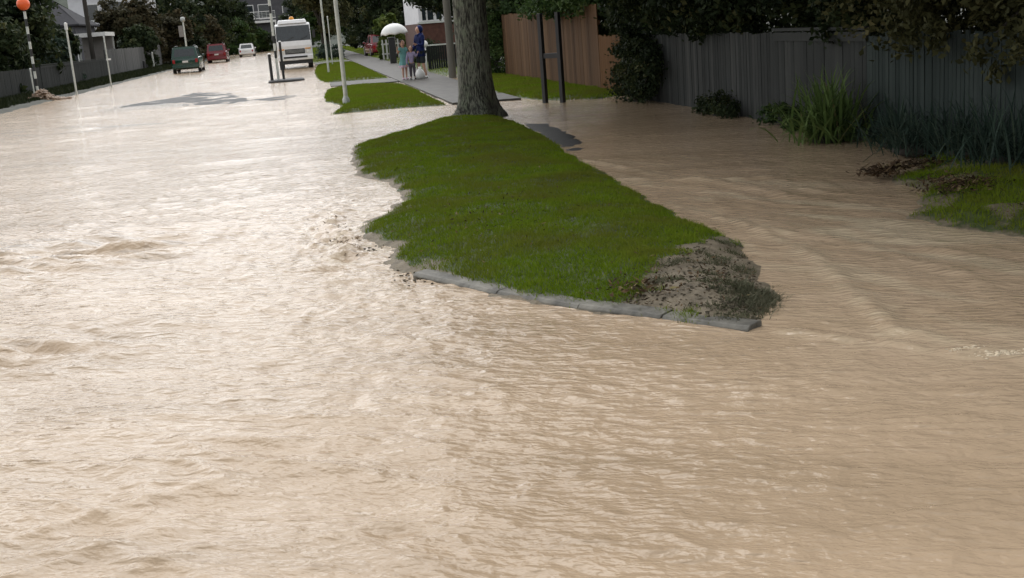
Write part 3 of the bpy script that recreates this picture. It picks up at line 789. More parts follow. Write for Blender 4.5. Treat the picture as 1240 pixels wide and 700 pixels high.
for i, (dx, dy, dz, rr_) in enumerate(((-1.6, 0.5, 6.2, 0.16), (1.5, -0.8, 6.4, 0.17), (0.3, 1.7, 6.8, 0.15), (-0.4, -1.6, 6.0, 0.13), (0.2, 0.1, 7.6, 0.16))):
    limb_mb(mb, (0.05, 0, 3.1), (dx, dy, dz), rr_, 0.05, 9, 0.15, i)
mb.build('trunk', M['bark'], st, True)
bl = []
rg = random.Random(5)
for i in range(16):
    a = 2 * PI * i / 11 * 2.3; q = rg.uniform(0.8, 3.0)
    bl.append((math.cos(a) * q, math.sin(a) * q, rg.uniform(4.9, 8.0), rg.uniform(0.8, 1.2), rg.uniform(0.8, 1.2), rg.uniform(0.6, 0.9)))
V, F, T = leaves_np(bl, 26000, 0.2, 31)
mesh_np('crown', V, F, M['leaf_mid'], st, attrs={'tint': ('FACE', T)})

# dark trees over the right-hand fence
def over(y, xs, label, leaf, seed, n=26000, size=0.085, extra=(), h=6.5, droop=0.25, big=True):
    t = over_base(y, xs, label, leaf, seed, n, size, extra, h, droop, big)
    if big:
        cr = [c for c in t.children if c.name.startswith('crown')][0]
        hi = [(-3.4, -1.0, 3.6, 1.6, 1.4, 0.5), (-3.4, 1.0, 3.8, 1.6, 1.4, 0.5), (-1.6, 0, 3.6, 1.5, 1.8, 0.6), (-4.4, 0.2, 4.6, 1.4, 1.6, 0.5), (-2.4, 0, 5.0, 1.8, 1.8, 0.6), (0.3, 0, 5.2, 1.8, 1.8, 0.7)]  # unseen upper crown, added to shade the right-hand water and fence
        V, F, T = leaves_np(hi, 11000, 0.22, seed + 700, 0.16)
        old = cr.data; nv = len(old.vertices); nf = len(old.polygons)
        V0 = np.empty(nv * 3, np.float32); old.vertices.foreach_get('co', V0)
        F0 = np.empty(nf * 4, np.int32); old.loops.foreach_get('vertex_index', F0)
        T0 = np.empty(nf, np.float32); old.attributes['tint'].data.foreach_get('value', T0)
        bpy.data.objects.remove(cr)
        mesh_np('crown', np.concatenate([V0.reshape(-1, 3), V]), np.concatenate([F0.reshape(-1, 4), F + nv]), leaf, t, attrs={'tint': ('FACE', np.concatenate([T0, T]))})
    return t
def over_base(y, xs, label, leaf, seed, n=26000, size=0.085, extra=(), h=6.5, droop=0.25, big=True):
    b = []
    rg = random.Random(seed)
    for i in range(9):
        b.append((rg.uniform(-1.3, 1.6), rg.uniform(-1.7, 1.7), rg.uniform(2.2, h - 0.8), rg.uniform(0.8, 1.3), rg.uniform(0.9, 1.4), rg.uniform(0.6, 1.0)))
    b += [(-0.3, -1.2, 1.5, 0.9, 1.3, 0.9), (-0.3, 1.2, 1.6, 0.9, 1.3, 0.9), (-0.7, 0.0, 2.7, 1.1, 1.8, 0.7)]
    b += [(-2.9, -1.0, 4.4, 1.5, 1.4, 0.7), (-3.2, 1.2, 4.0, 1.4, 1.4, 0.7), (-2.2, 0.2, 3.3, 1.2, 1.6, 0.6), (-4.2, 0.0, 5.0, 1.3, 1.5, 0.5), (-3.6, -0.5, 5.9, 1.5, 1.7, 0.5), (-1.5, 0.8, 5.6, 1.6, 1.6, 0.6), (-2.9, 0.9, 2.95, 1.2, 1.2, 0.4), (-2.9, -0.9, 3.05, 1.2, 1.2, 0.4), (-1.4, 0.0, 2.6, 1.0, 1.6, 0.4)] if big else []  # overhang above the view, shaped to darken the channel and fence below
    b += list(extra)
    return tree(xs, y, 0.05, h, b, int(n * 3.2), size * 1.2, leaf, label, seed=seed, droop=droop, tr=0.13, clump=0.15)
over(22.4, 8.1, 'dark evergreen tree spilling over the join of brown and grey fences', M['leaf_dark'], 41, 30000, 0.09,
     [(-1.75, -1.0, 1.55, 0.55, 0.9, 0.45), (-1.6, -2.4, 1.7, 0.5, 0.8, 0.45), (-1.5, 0.9, 2.0, 0.5, 0.8, 0.4), (-1.9, -1.9, 2.2, 0.6, 1.0, 0.5)])
over(18.0, 8.2, 'dark leafy tree over the middle of the grey fence', M['leaf_dark'], 42, 30000, 0.085,
     [(-1.75, 0.4, 1.5, 0.5, 0.9, 0.33), (-1.7, -0.9, 1.6, 0.5, 0.8, 0.35), (-1.9, 0.0, 2.1, 0.7, 1.2, 0.5)])
over(14.6, 8.3, 'very dark tree behind the capped stretch of grey fence', M['leaf_dark'], 43, 26000, 0.08,
     [(-1.6, 0.5, 1.75, 0.5, 0.9, 0.32), (-1.75, -1.3, 1.45, 0.42, 0.5, 0.42), (-1.7, -0.6, 2.1, 0.6, 1.0, 0.4)])
over(11.9, 8.2, 'olive tree with drooping twigs over the grey green fence', M['leaf_olive'], 44, 30000, 0.065,
     [(-1.85, 0.3, 1.45, 0.5, 0.9, 0.34), (-1.9, -0.7, 1.35, 0.45, 0.6, 0.34), (-1.8, 0.0, 1.95, 0.6, 1.2, 0.4)], droop=0.45)
over(9.4, 8.2, 'yellowish shrub tree hanging lowest over the fence, at the right frame edge', M['leaf_olive'], 45, 30000, 0.06,
     [(-1.9, 0.5, 1.1, 0.34, 0.4, 0.28), (-1.85, -0.2, 1.35, 0.5, 0.8, 0.34), (-1.9, 1.2, 1.5, 0.45, 0.7, 0.3), (-1.8, -1.0, 1.4, 0.5, 0.7, 0.4), (-1.9, 0.3, 1.9, 0.6, 1.2, 0.4)], droop=0.4)
over(6.4, 8.6, 'dark tree behind the near end of the grey green fence', M['leaf_dark'], 46, 16000, 0.09)
over(29.5, 8.8, 'yellow green tree behind the brown fence', M['leaf_mid'], 47, 24000, 0.10,
     [(-2.4, -1.5, 2.05, 0.7, 1.4, 0.28), (-2.3, 1.5, 2.05, 0.6, 1.4, 0.25), (-2.3, -3.0, 2.1, 0.6, 1.2, 0.35)], h=6.0, big=False)
over(37.5, 8.6, 'dark tree behind the far end of the brown fence', M['leaf_dark'], 48, 20000, 0.12, [(-2.2, -1.0, 2.6, 0.9, 1.4, 0.6)], h=6.5, big=False)
over(49.5, 8.2, 'dark tree hanging over the white upper wall of the brown house', M['leaf_dark'], 49, 20000, 0.14, [(-2.6, -0.5, 3.1, 0.9, 1.3, 0.6), (-1.6, 0, 2.9, 1.0, 1.3, 0.5)], h=7.5, big=False)

def shrub(x, y, z, blobs, n, size, leaf, label, cat='shrub', name='shrub', seed=0, droop=0.0, clump=0.17, group=None):
    root = empty(name, (x, y, z), label, cat, group)
    V, F, T = leaves_np(blobs, n, size, seed, clump, droop=droop)
    mesh_np('foliage', V, F, leaf, root, attrs={'tint': ('FACE', T)})
    mb = MB(); rg = random.Random(seed)
    for b in blobs:
        for k in range(2):
            limb_mb(mb, (rg.uniform(-.12, .12), rg.uniform(-.12, .12), -0.05), (b[0] + rg.uniform(-.1, .1), b[1] + rg.uniform(-.1, .1), b[2]), 0.016, 0.006, 5, 0.2, rg.randint(0, 999), 4)
    mb.build('stem', M['bark_dark'], root, True)
    return root
shrub(6.15, 21.2, 0, [(0, 0.3, 0.35, 0.28, 0.9, 0.4), (0.05, 0.6, 0.8, 0.22, 0.7, 0.4), (0.02, -0.7, 0.45, 0.2, 0.5, 0.5), (0.08, -0.3, 0.9, 0.2, 0.6, 0.35)], 8000, 0.07, M['leaf_dark'],
      'dark climbing shrub against the far end of the grey fence', seed=61)
shrub(6.2, 16.9, 0, [(0, 0, 0.16, 0.2, 0.5, 0.16), (0, 0.7, 0.12, 0.16, 0.4, 0.12)], 2200, 0.05, M['leaf_dark'], 'low dark bush at the foot of the grey fence', seed=62)
shrub(6.2, 14.7, 0, [(0, 0, 0.14, 0.18, 0.5, 0.15), (0, -0.5, 0.10, 0.14, 0.3, 0.10)], 1800, 0.05, M['leaf_mid'], 'small green bush at the fence between dark bush and strap leaved clump', seed=63)
shrub(6.05, 36.2, 0.05, [(0, 0, 0.5, 0.45, 0.8, 0.5), (0, 0, 1.2, 0.4, 0.7, 0.5), (-0.1, 0.1, 1.75, 0.35, 0.6, 0.35), (0.3, -0.6, 2.0, 0.4, 0.6, 0.25)], 7000, 0.10, M['leaf_mid'],
      'tall green shrub between the street tree trunk and the brown fence', seed=64)

def strap_plant(x, y, z, n, length, wid, mat, label, seed, name='strap_leaf_plant', spread=0.1, group=None, cat='plant', rise=1.0):
    root = empty(name, (x, y, z), label, cat, group)
    rg = np.random.default_rng(seed); V = []; F = []; T = []
    for i in range(n):
        a = rg.uniform(0, 2 * PI); L = length * rg.uniform(0.6, 1.15); el = rg.uniform(0.55, 1.45)
        p = np.array([rg.normal(0, spread), rg.normal(0, spread), 0.0]); d = np.array([math.cos(a) * math.cos(el), math.sin(a) * math.cos(el), math.sin(el) * rise])
        s_ = np.array([-math.sin(a), math.cos(a), 0]); b0 = len(V); k = 6
        bend = rg.uniform(0.16, 0.42)
        for j in range(k + 1):
            t = j / k; w_ = wid * (0.55 + 1.2 * t * (1 - t) * 1.6) * (1 - t ** 4) + 0.0008
            V += [p - s_ * w_ / 2, p + s_ * w_ / 2]
            p = p + d * L / k; d = d + np.array([0, 0, -bend * (0.4 + t)]); d /= np.linalg.norm(d)
        tt = np.clip(rg.normal(0.5, 0.2), 0, 1)
        for j in range(k):
            q = b0 + 2 * j; F.append((q, q + 1, q + 3, q + 2)); T.append(tt)
    mesh_np('leaves', np.array(V), np.array(F), mat, root, True, attrs={'tint': ('FACE', T)})
    mb = MB(); mb.ellipsoid((0, 0, 0.02), (spread * 1.3, spread * 1.3, 0.07), 10, 5)
    mb.build('crown_base', M['bark_dark'], root, True)
    return root
strap_plant(6.0, 12.75, 0.0, 340, 0.85, 0.030, M['strap'], 'arching green strap leaved clump in the floodwater against the fence', 71, spread=0.17)
strap_plant(6.25, 11.6, 0.02, 150, 0.6, 0.022, M['strap_blue'], 'smaller dark strap leaved clump right behind the arching one', 72, spread=0.14)
for i, (x, y, m_, l, lab) in enumerate(((6.05, 10.85, 'strap_blue', 0.58, 'dark green strap leaved clump at the left end of the planted row by the lawn'),
                                        (6.2, 10.1, 'strap_blue', 0.66, 'dark green strap leaved clump in the middle of the planted row by the lawn'),
                                        (6.1, 9.35, 'strap_blue', 0.74, 'blue green strap leaved clump beside the lawn near the right frame edge'),
                                        (6.25, 8.6, 'strap_blue', 0.7, 'blue green strap leaved clump at the near end of the planted row'))):
    strap_plant(x, y, 0.05, 210, l, 0.016, M[m_], lab, 80 + i, spread=0.2, group='strap leaved clumps along the lawn')

# left side trees and hedges
LT = [(-14.3, 63, 6.0, 2.6, 'leaf_dark', 'dark tree behind the striped beacon pole'), (-16.2, 72, 7.0, 3.0, 'leaf_dark', 'tall dark tree left of the grey roofed house'),
      (-13.3, 54, 3.6, 1.6, 'leaf_dark', 'dark bushy tree above the fence at the left frame edge'),
      (-15.6, 80, 3.6, 2.0, 'leaf_dark', 'dark shrub tree in front of the grey roofed house'), (-13.6, 70, 2.7, 1.4, 'leaf_blue', 'grey green shrub tree behind the slim white pole'),
      (-16.6, 112, 6.2, 2.4, 'leaf_brown', 'brown green tree left of the white railed house'), (-15.5, 60, 6.5, 2.6, 'leaf_dark', 'dark tree at the left frame edge above the board fence'),
      (-12.9, 101, 3.6, 1.8, 'leaf_dark', 'dark bush above the grey slat fence'), (-14.2, 112, 6.0, 2.6, 'leaf_brown', 'brownish tree right of the white railed house'),
      (-11.6, 118, 5.0, 2.2, 'leaf_brown', 'brownish tree behind the round headed post'), (-12.2, 134, 7.5, 3.0, 'leaf_dark', 'dark tree behind the green car'),
      (-10.4, 142, 5.2, 2.2, 'leaf_brown', 'olive brown tree between the green and red cars'), (-10.8, 158, 9.0, 3.6, 'leaf_dark', 'tall dark tree behind the red car'),
      (-15.5, 150, 9.5, 3.6, 'leaf_dark', 'tall dark tree below the white hillside house'), (-8.6, 176, 5.0, 2.4, 'leaf_mid', 'green tree left of the balcony house'),
      (-9.4, 186, 8.5, 3.2, 'leaf_dark', 'dark tree beyond the red car at the street end'), (-5.6, 186, 3.4, 1.8, 'leaf_mid', 'low green bush tree under the balcony'),
      (-2.6, 184, 3.4, 1.8, 'leaf_dark', 'low dark bush tree at the closed end of the street')]
for i, (x, y, h, r, lf, lab) in enumerate(LT):
    tree(x, y, 0.08, h, auto_blobs(h, r, 200 + i, 0.0, 9), 9500, 0.24 + y * 0.0010, M[lf], lab, seed=300 + i, tr=0.12)
RT = [(3.2, 128, 8.5, 3.2, 'leaf_dark', 'dark roadside tree beyond the truck', 0.12), (1.9, 92, 7.0, 2.4, 'leaf_olive', 'light olive roadside tree overhanging the truck', 0.30),
      (2.6, 106, 6.5, 2.2, 'leaf_mid', 'green roadside tree right of the truck', 0.2), (5.6, 96, 7.5, 2.6, 'leaf_dark', 'dark tree at the far end of the footpath', 0.08),
      (6.6, 84, 6.5, 2.2, 'leaf_dark', 'dark tree behind the white umbrella', 0.1), (3.0, 152, 9.0, 3.4, 'leaf_dark', 'tall dark tree at the far right of the street', 0.05),
      (7.6, 110, 8.0, 3.0, 'leaf_dark', 'tall dark tree far behind the white umbrella', 0.05), (5.4, 70, 2.4, 0.9, 'leaf_bright', 'light green bush beside the far footpath', 0.02),
      (1.0, 172, 8.0, 3.4, 'leaf_dark', 'dark tree directly behind the truck', 0.02)]
for i, (x, y, h, r, lf, lab, low) in enumerate(RT):
    tree(x, y, 0.08, h, auto_blobs(h, r, 240 + i, low, 9), 9500, 0.22 + y * 0.0010, M[lf], lab, seed=340 + i, tr=0.13)
# hillside closing the far end
hx = np.linspace(-260, 260, 90); hy = np.linspace(205, 420, 40)
def hill_z(X, Y): return sst(205, 330, Y) * (16 + 10 * pn(X * 0.012, Y * 0.012, 90)) + 2.5 * pn(X * 0.09, Y * 0.09, 91) * sst(205, 225, Y) - 0.2
setp(grid_mesh(hx, hy, hill_z, 'hill', M['hillside']), 'dark wooded hill closing the end of the street', 'hill', kind='structure')

# ------------------------------------------------------------------ fences
def fence(name, label, cat, a, b, h, bw, mat, gap=0.004, postw=0.09, step=2.2, side=1, cap=False, hvar=0.02, tone=0.18, seed=0, rails=(0.25, 0.8), z0=-0.3):
    rg = random.Random(seed)
    a = Vector((*a, 0)); b = Vector((*b, 0)); L = (b - a).length; ang = math.atan2(b.y - a.y, b.x - a.x)
    root = empty(name, a, label, cat, rz=ang)
    mb = MB(); x = 0.0; dr = 0.5
    while x < L - bw * 0.5:
        dr = 0.7 * dr + 0.3 * rg.random()
        hh = h + rg.uniform(-hvar, hvar)
        mb.box((x + bw / 2, rg.uniform(-0.004, 0.004), (hh + z0) / 2), (bw - gap, 0.018, hh - z0), mi=0, tint=min(1, max(0, dr + rg.uniform(-tone, tone))), ry=rg.uniform(-0.006, 0.006))
        x += bw
    mb.build('board_panel', mat, root)
    mr = MB()
    for r_ in rails:
        mr.box((L / 2, 0.035 * side, h * r_), (L, 0.045, 0.09), tint=0.4)
    mr.build('rail', mat, root)
    if cap:
        mc = MB(); mc.box((L / 2, -0.005 * side, h + 0.045), (L, 0.10, 0.04), tint=0.6); mc.box((L / 2, -0.024 * side, h - 0.05), (L, 0.022, 0.11), tint=0.55)
        mc.build('capping_board', mat, root)
    x = 0.0
    while x <= L + 0.01:
        mp = MB(); mp.box((min(x, L), 0.085 * side, (h + z0) / 2 - 0.02), (postw, postw, h - z0 - 0.02), tint=0.35)
        mp.build('post', mat, root); x += step
    return root
# direction far -> near: local +y points to +x (behind the fence)
fence('timber_fence', 'brown stained paling fence behind the H shaped post frame', 'fence', (6.15, 35.5), (6.43, 25.0), 1.86, 0.15, M['fence_brown'], seed=1, tone=0.3, cap=False)
fence('timber_fence', 'short new tan timber fence panel next to the grey fence', 'fence', (6.43, 24.97), (6.45, 23.3), 1.2, 0.15, M['fence_tan'], seed=2, tone=0.15, step=1.66)
fence('timber_fence', 'weathered grey paling fence under the dark trees', 'fence', (6.45, 23.25), (6.4, 15.15), 1.22, 0.11, M['fence_grey'], seed=3, tone=0.3, gap=0.012)
fence('timber_fence', 'grey paling fence stretch with a flat capping board', 'fence', (6.4, 15.24), (6.42, 12.6), 1.22, 0.10, M['fence_grey'], seed=4, cap=True, tone=0.2)
fence('timber_fence', 'grey green close boarded fence behind the strap leaved plants', 'fence', (6.42, 12.66), (6.5, 5.2), 1.2, 0.075, M['fence_green'], seed=5, tone=0.22, gap=0.008, hvar=0.03)
# left side
fence('timber_fence', 'dark board fence behind the striped beacon pole', 'fence', (-11.9, 30), (-12.0, 58), 1.25, 0.15, M['fence_dark'], seed=6, side=1)
fence('timber_fence', 'low dark fence with a pale top rail behind the slim white pole', 'fence', (-12.0, 58.2), (-12.25, 79.6), 1.3, 0.15, M['fence_dark'], seed=7, cap=True)
fence('timber_fence', 'grey slat fence left of the parked green car', 'fence', (-12.3, 80), (-12.4, 112), 1.9, 0.35, M['fence_slat'], seed=8, tone=0.3, gap=0.05, hvar=0.04)
# dark metal boundary fence right of the path, behind the adult
root = empty('metal_fence', (4.95, 46, 0.05), 'low dark boundary fence with a pale top rail behind the adult', 'fence')
mb = MB()
for k in range(26): mb.box((0.06 + k * 0.09, 0, 0.45), (0.075, 0.02, 0.9), tint=0.4)
mb.build('board_panel', M['fence_dark'], root)
mb = MB(); mb.box((1.2, 0, 0.935), (2.45, 0.07, 0.05)); mb.build('rail', M['offwhite'], root)
for k in range(3):
    mb = MB(); mb.box((0.02 + 1.18 * k, 0.05, 0.46), (0.09, 0.07, 0.92), tint=0.3); mb.build('post', M['fence_dark'], root)
mb = MB(); mb.tube([(0, 0, 0), (0, 0, 0.92)], 0.035, 10); mb.ellipsoid((0, 0, 1.02), (0.13, 0.13, 0.13), 14, 8)
setp(mb.build('gate_ball', M['white'], None, True), 'small white ball on a post at the end of the low dark fence', 'post ornament').location = (4.76, 45.2, 0.04)

# H shaped frame standing in the water edge
root = empty('post_frame', (4.88, 22.8, 0), 'dark H shaped frame of two posts in front of the brown fence', 'post frame', rz=-0.95)
for dx in (-0.235, 0.235):
    mb = MB(); mb.box((dx, 0, 0.73), (0.085, 0.085, 2.06)); mb.build('post', M['steel_dark'], root, bevel=0.006)
mb = MB(); mb.box((0, 0, 0.93), (0.385, 0.05, 0.10)); mb.build('crossbar', M['steel_dark'], root, bevel=0.004)

# ------------------------------------------------------------------ poles
def beacon(loc, label, disc=True, h=3.55, lean=(0, 0), group=None, off=0):
    root = empty('crossing_beacon', loc, label, 'crossing beacon', group)
    root.rotation_euler = (lean[0], lean[1], 0)
    nb = 12; sgm = h / nb
    mb = MB(); mb.tube([(0, 0, -0.3), (0, 0, h)], 0.05, 14); mb.build('pole', M['black'], root, True, autos=40)
    for k in range(nb):
        if (k + off) % 2 or (off and k % 3 == 1):
            mb = MB(); mb.tube([(0, 0, k * sgm + 0.002), (0, 0, (k + 1) * sgm - 0.002)], 0.0525, 14)
            mb.build('white_band', M['offwhite'], root, True, autos=40)
    mb = MB(); mb.tube([(0, 0, h), (0, 0, h + 0.06)], 0.03, 10)
    mb.build('neck', M['black'], root, True, autos=40)
    if disc:
        mb = MB(); mb.ellipsoid((0, 0, h + 0.29), (0.25, 0.25, 0.25), 24, 14)
        mb.build('globe', M['orange'], root, True)
    return root
beacon((-10.47, 49.7, 0.0), 'black and white banded crossing beacon with orange globe, splashing water at its foot', True, 3.5)
beacon((-0.93, 48.2, 0.06), 'banded crossing beacon standing on the dark traffic island before the truck', True, 3.5, off=1)
def pole(name, loc, h, r0_, r1_, mat, label, cat='pole', cap=True, lean=(0, 0), extra=None):
    root = empty(name, loc, label, cat); root.rotation_euler = (lean[0], lean[1], 0)
    mb = MB(); mb.tube([(0, 0, -0.3), (0, 0, h * 0.5), (0, 0, h)], [r0_, (r0_ + r1_) / 2, r1_], 14); mb.build('shaft', mat, root, True, autos=40)
    if cap:
        mb = MB(); mb.tube([(0, 0, h), (0, 0, h + 0.03), (0, 0, h + 0.05)], [r1_ * 1.25, r1_ * 1.25, r1_ * 0.5], 14); mb.build('cap', M['white'], root, True, autos=40)
    return root
pole('sign_post', (-10.72, 50.2, 0), 1.25, 0.03, 0.03, M['offwhite'], 'short white post close beside the striped beacon pole', 'post')
p = pole('slim_pole', (-9.6, 53, 0), 3.0, 0.045, 0.04, M['offwhite'], 'slim white pole between the striped beacon and the dark utility pole')
mb = MB(); mb.tube([(0, 0, 2.75), (0, 0, 3.02)], 0.07, 12); mb.build('collar', M['white'], p, True, autos=40)
p = pole('sign_post', (-9.2, 60, 0), 2.4, 0.035, 0.03, M['offwhite'], 'thin white post with a small clamp, right of the dark utility pole', 'post')
mb = MB(); mb.box((0.06, 0, 1.35), (0.22, 0.05, 0.09)); mb.build('clamp', M['white'], p)
pole('utility_pole', (-13.45, 82, 0), 9.0, 0.17, 0.12, M['pole_dark'], 'dark timber utility pole in front of the grey roofed house', 'utility pole', cap=False)
pole('utility_pole', (4.8, 37.8, 0), 8.5, 0.125, 0.10, M['post_timber'], 'grey timber utility pole just left of the street tree trunk', 'utility pole', cap=False)
pole('slim_pole', (5.02, 37.5, 0), 4.2, 0.03, 0.025, M['galv'], 'thin grey conduit pole tucked between utility pole and tree trunk', 'pole')
p = pole('lamp_pole', (0.98, 28.39, 0), 5.2, 0.052, 0.042, M['offwhite'], 'tall pale pole at the grass strip edge, nearest beyond the tree')
mb = MB(); mb.tube([(0, 0, 0.0), (0, 0, 0.14), (0, 0, 0.2)], [0.085, 0.085, 0.055], 14); mb.build('base_collar', M['galv'], p, True, autos=40)
mb = MB(); mb.tube([(0, 0, 5.2), (-0.5, -0.05, 5.45), (-1.1, -0.1, 5.5)], [0.035, 0.03, 0.03], 10); mb.build('arm', M['galv'], p, True)
mb = MB(); mb.loft([[(-1.1 - 0.02, -0.2, 5.46), (-1.1, 0.0, 5.46), (-1.1, 0, 5.54), (-1.12, -0.2, 5.52)], [(-1.6, -0.2, 5.46), (-1.6, 0, 5.46), (-1.6, 0, 5.52), (-1.6, -0.2, 5.51)]]); mb.build('lamp_head', M['galv'], p)
pole('slim_pole', (1.18, 52.3, 0), 3.6, 0.045, 0.04, M['offwhite'], 'pale slim pole on the verge edge right of the truck')
pole('sign_post', (1.75, 66, 0.05), 2.6, 0.03, 0.03, M['offwhite'], 'far thin white post behind the roadside grass', 'post')
pole('marker_post', (-11.78, 100, 0), 1.4, 0.085, 0.075, M['offwhite'], 'short white marker post by the water left of the green car', 'post')
mb = MB(); mb.tube([(0, 0, -0.2), (0, 0, 0.8)], [0.12, 0.1], 12); mb.ellipsoid((0, 0, 0.8), (0.1, 0.1, 0.07), 12, 6)
setp(mb.build('bollard', M['black'], None, True, autos=40), 'dark bollard at the water edge left of the short white marker post', 'bollard').location = (-12.15, 97, 0)
p = pole('sign_post', (-8.55, 95, 0), 3.55, 0.07, 0.06, M['offwhite'], 'cream post with round head and small sign behind the green car', 'sign post', cap=False)
mb = MB(); mb.tube([(0, 0, 3.55), (0, 0, 3.62), (0, 0, 3.85), (0, 0, 3.92)], [0.09, 0.17, 0.17, 0.1], 14); mb.build('head', M['galv'], p, True, autos=50)
mb = MB(); mb.box((-0.24, -0.06, 2.85), (0.34, 0.03, 0.85)); mb.build('sign_panel', M['wall_cream'], p, bevel=0.01)
mb = MB(); mb.box((0, 0, 0.6), (0.32, 0.32, 1.2)); mb.box((0, 0, 1.24), (0.38, 0.38, 0.08))
setp(mb.build('gate_pillar', M['black'], None, bevel=0.015), 'dark square gate pillar below the white umbrella', 'gate pillar').location = (4.66, 60, 0.05)
# traffic island
mb = MB()
ring = [(0.72 * math.copysign(abs(math.cos(a)) ** 0.5, math.cos(a)), 0.95 * math.copysign(abs(math.sin(a)) ** 0.6, math.sin(a))) for a in [2 * PI * k / 28 for k in range(28)]]
mb.loft([[(x, y, -0.35) for x, y in ring], [(x, y, 0.045) for x, y in ring], [(x * 0.94, y * 0.95, 0.085) for x, y in ring]])
setp(mb.build('traffic_island', M['asphalt'], None), 'dark low traffic island in the floodwater before the truck', 'traffic island').location = (-0.62, 48.1, 0)
# second post on the island
p = pole('sign_post', (-0.72, 48.4, 0.05), 1.5, 0.05, 0.05, M['black'], 'short dark post on the traffic island beside the beacon', 'post')
p2 = pole('sign_post', (-1.18, 48.0, 0.05), 1.05, 0.06, 0.06, M['black'], 'low dark post at the left edge of the traffic island', 'post')
# splash and debris at the beacon's foot
rg2 = np.random.default_rng(5)
clods('splash', [(-10.25, 49.3, lambda x, y: 0.02 + 0.42 * math.exp(-((x + 10.25) / 0.40) ** 2) * rg2.uniform(0, 1) ** 1.3, (0.42, 0.3), 700, 0.055)], M['splash'], 'brown water splashing up at the foot of the striped beacon', 'splash', 27, 0.9)

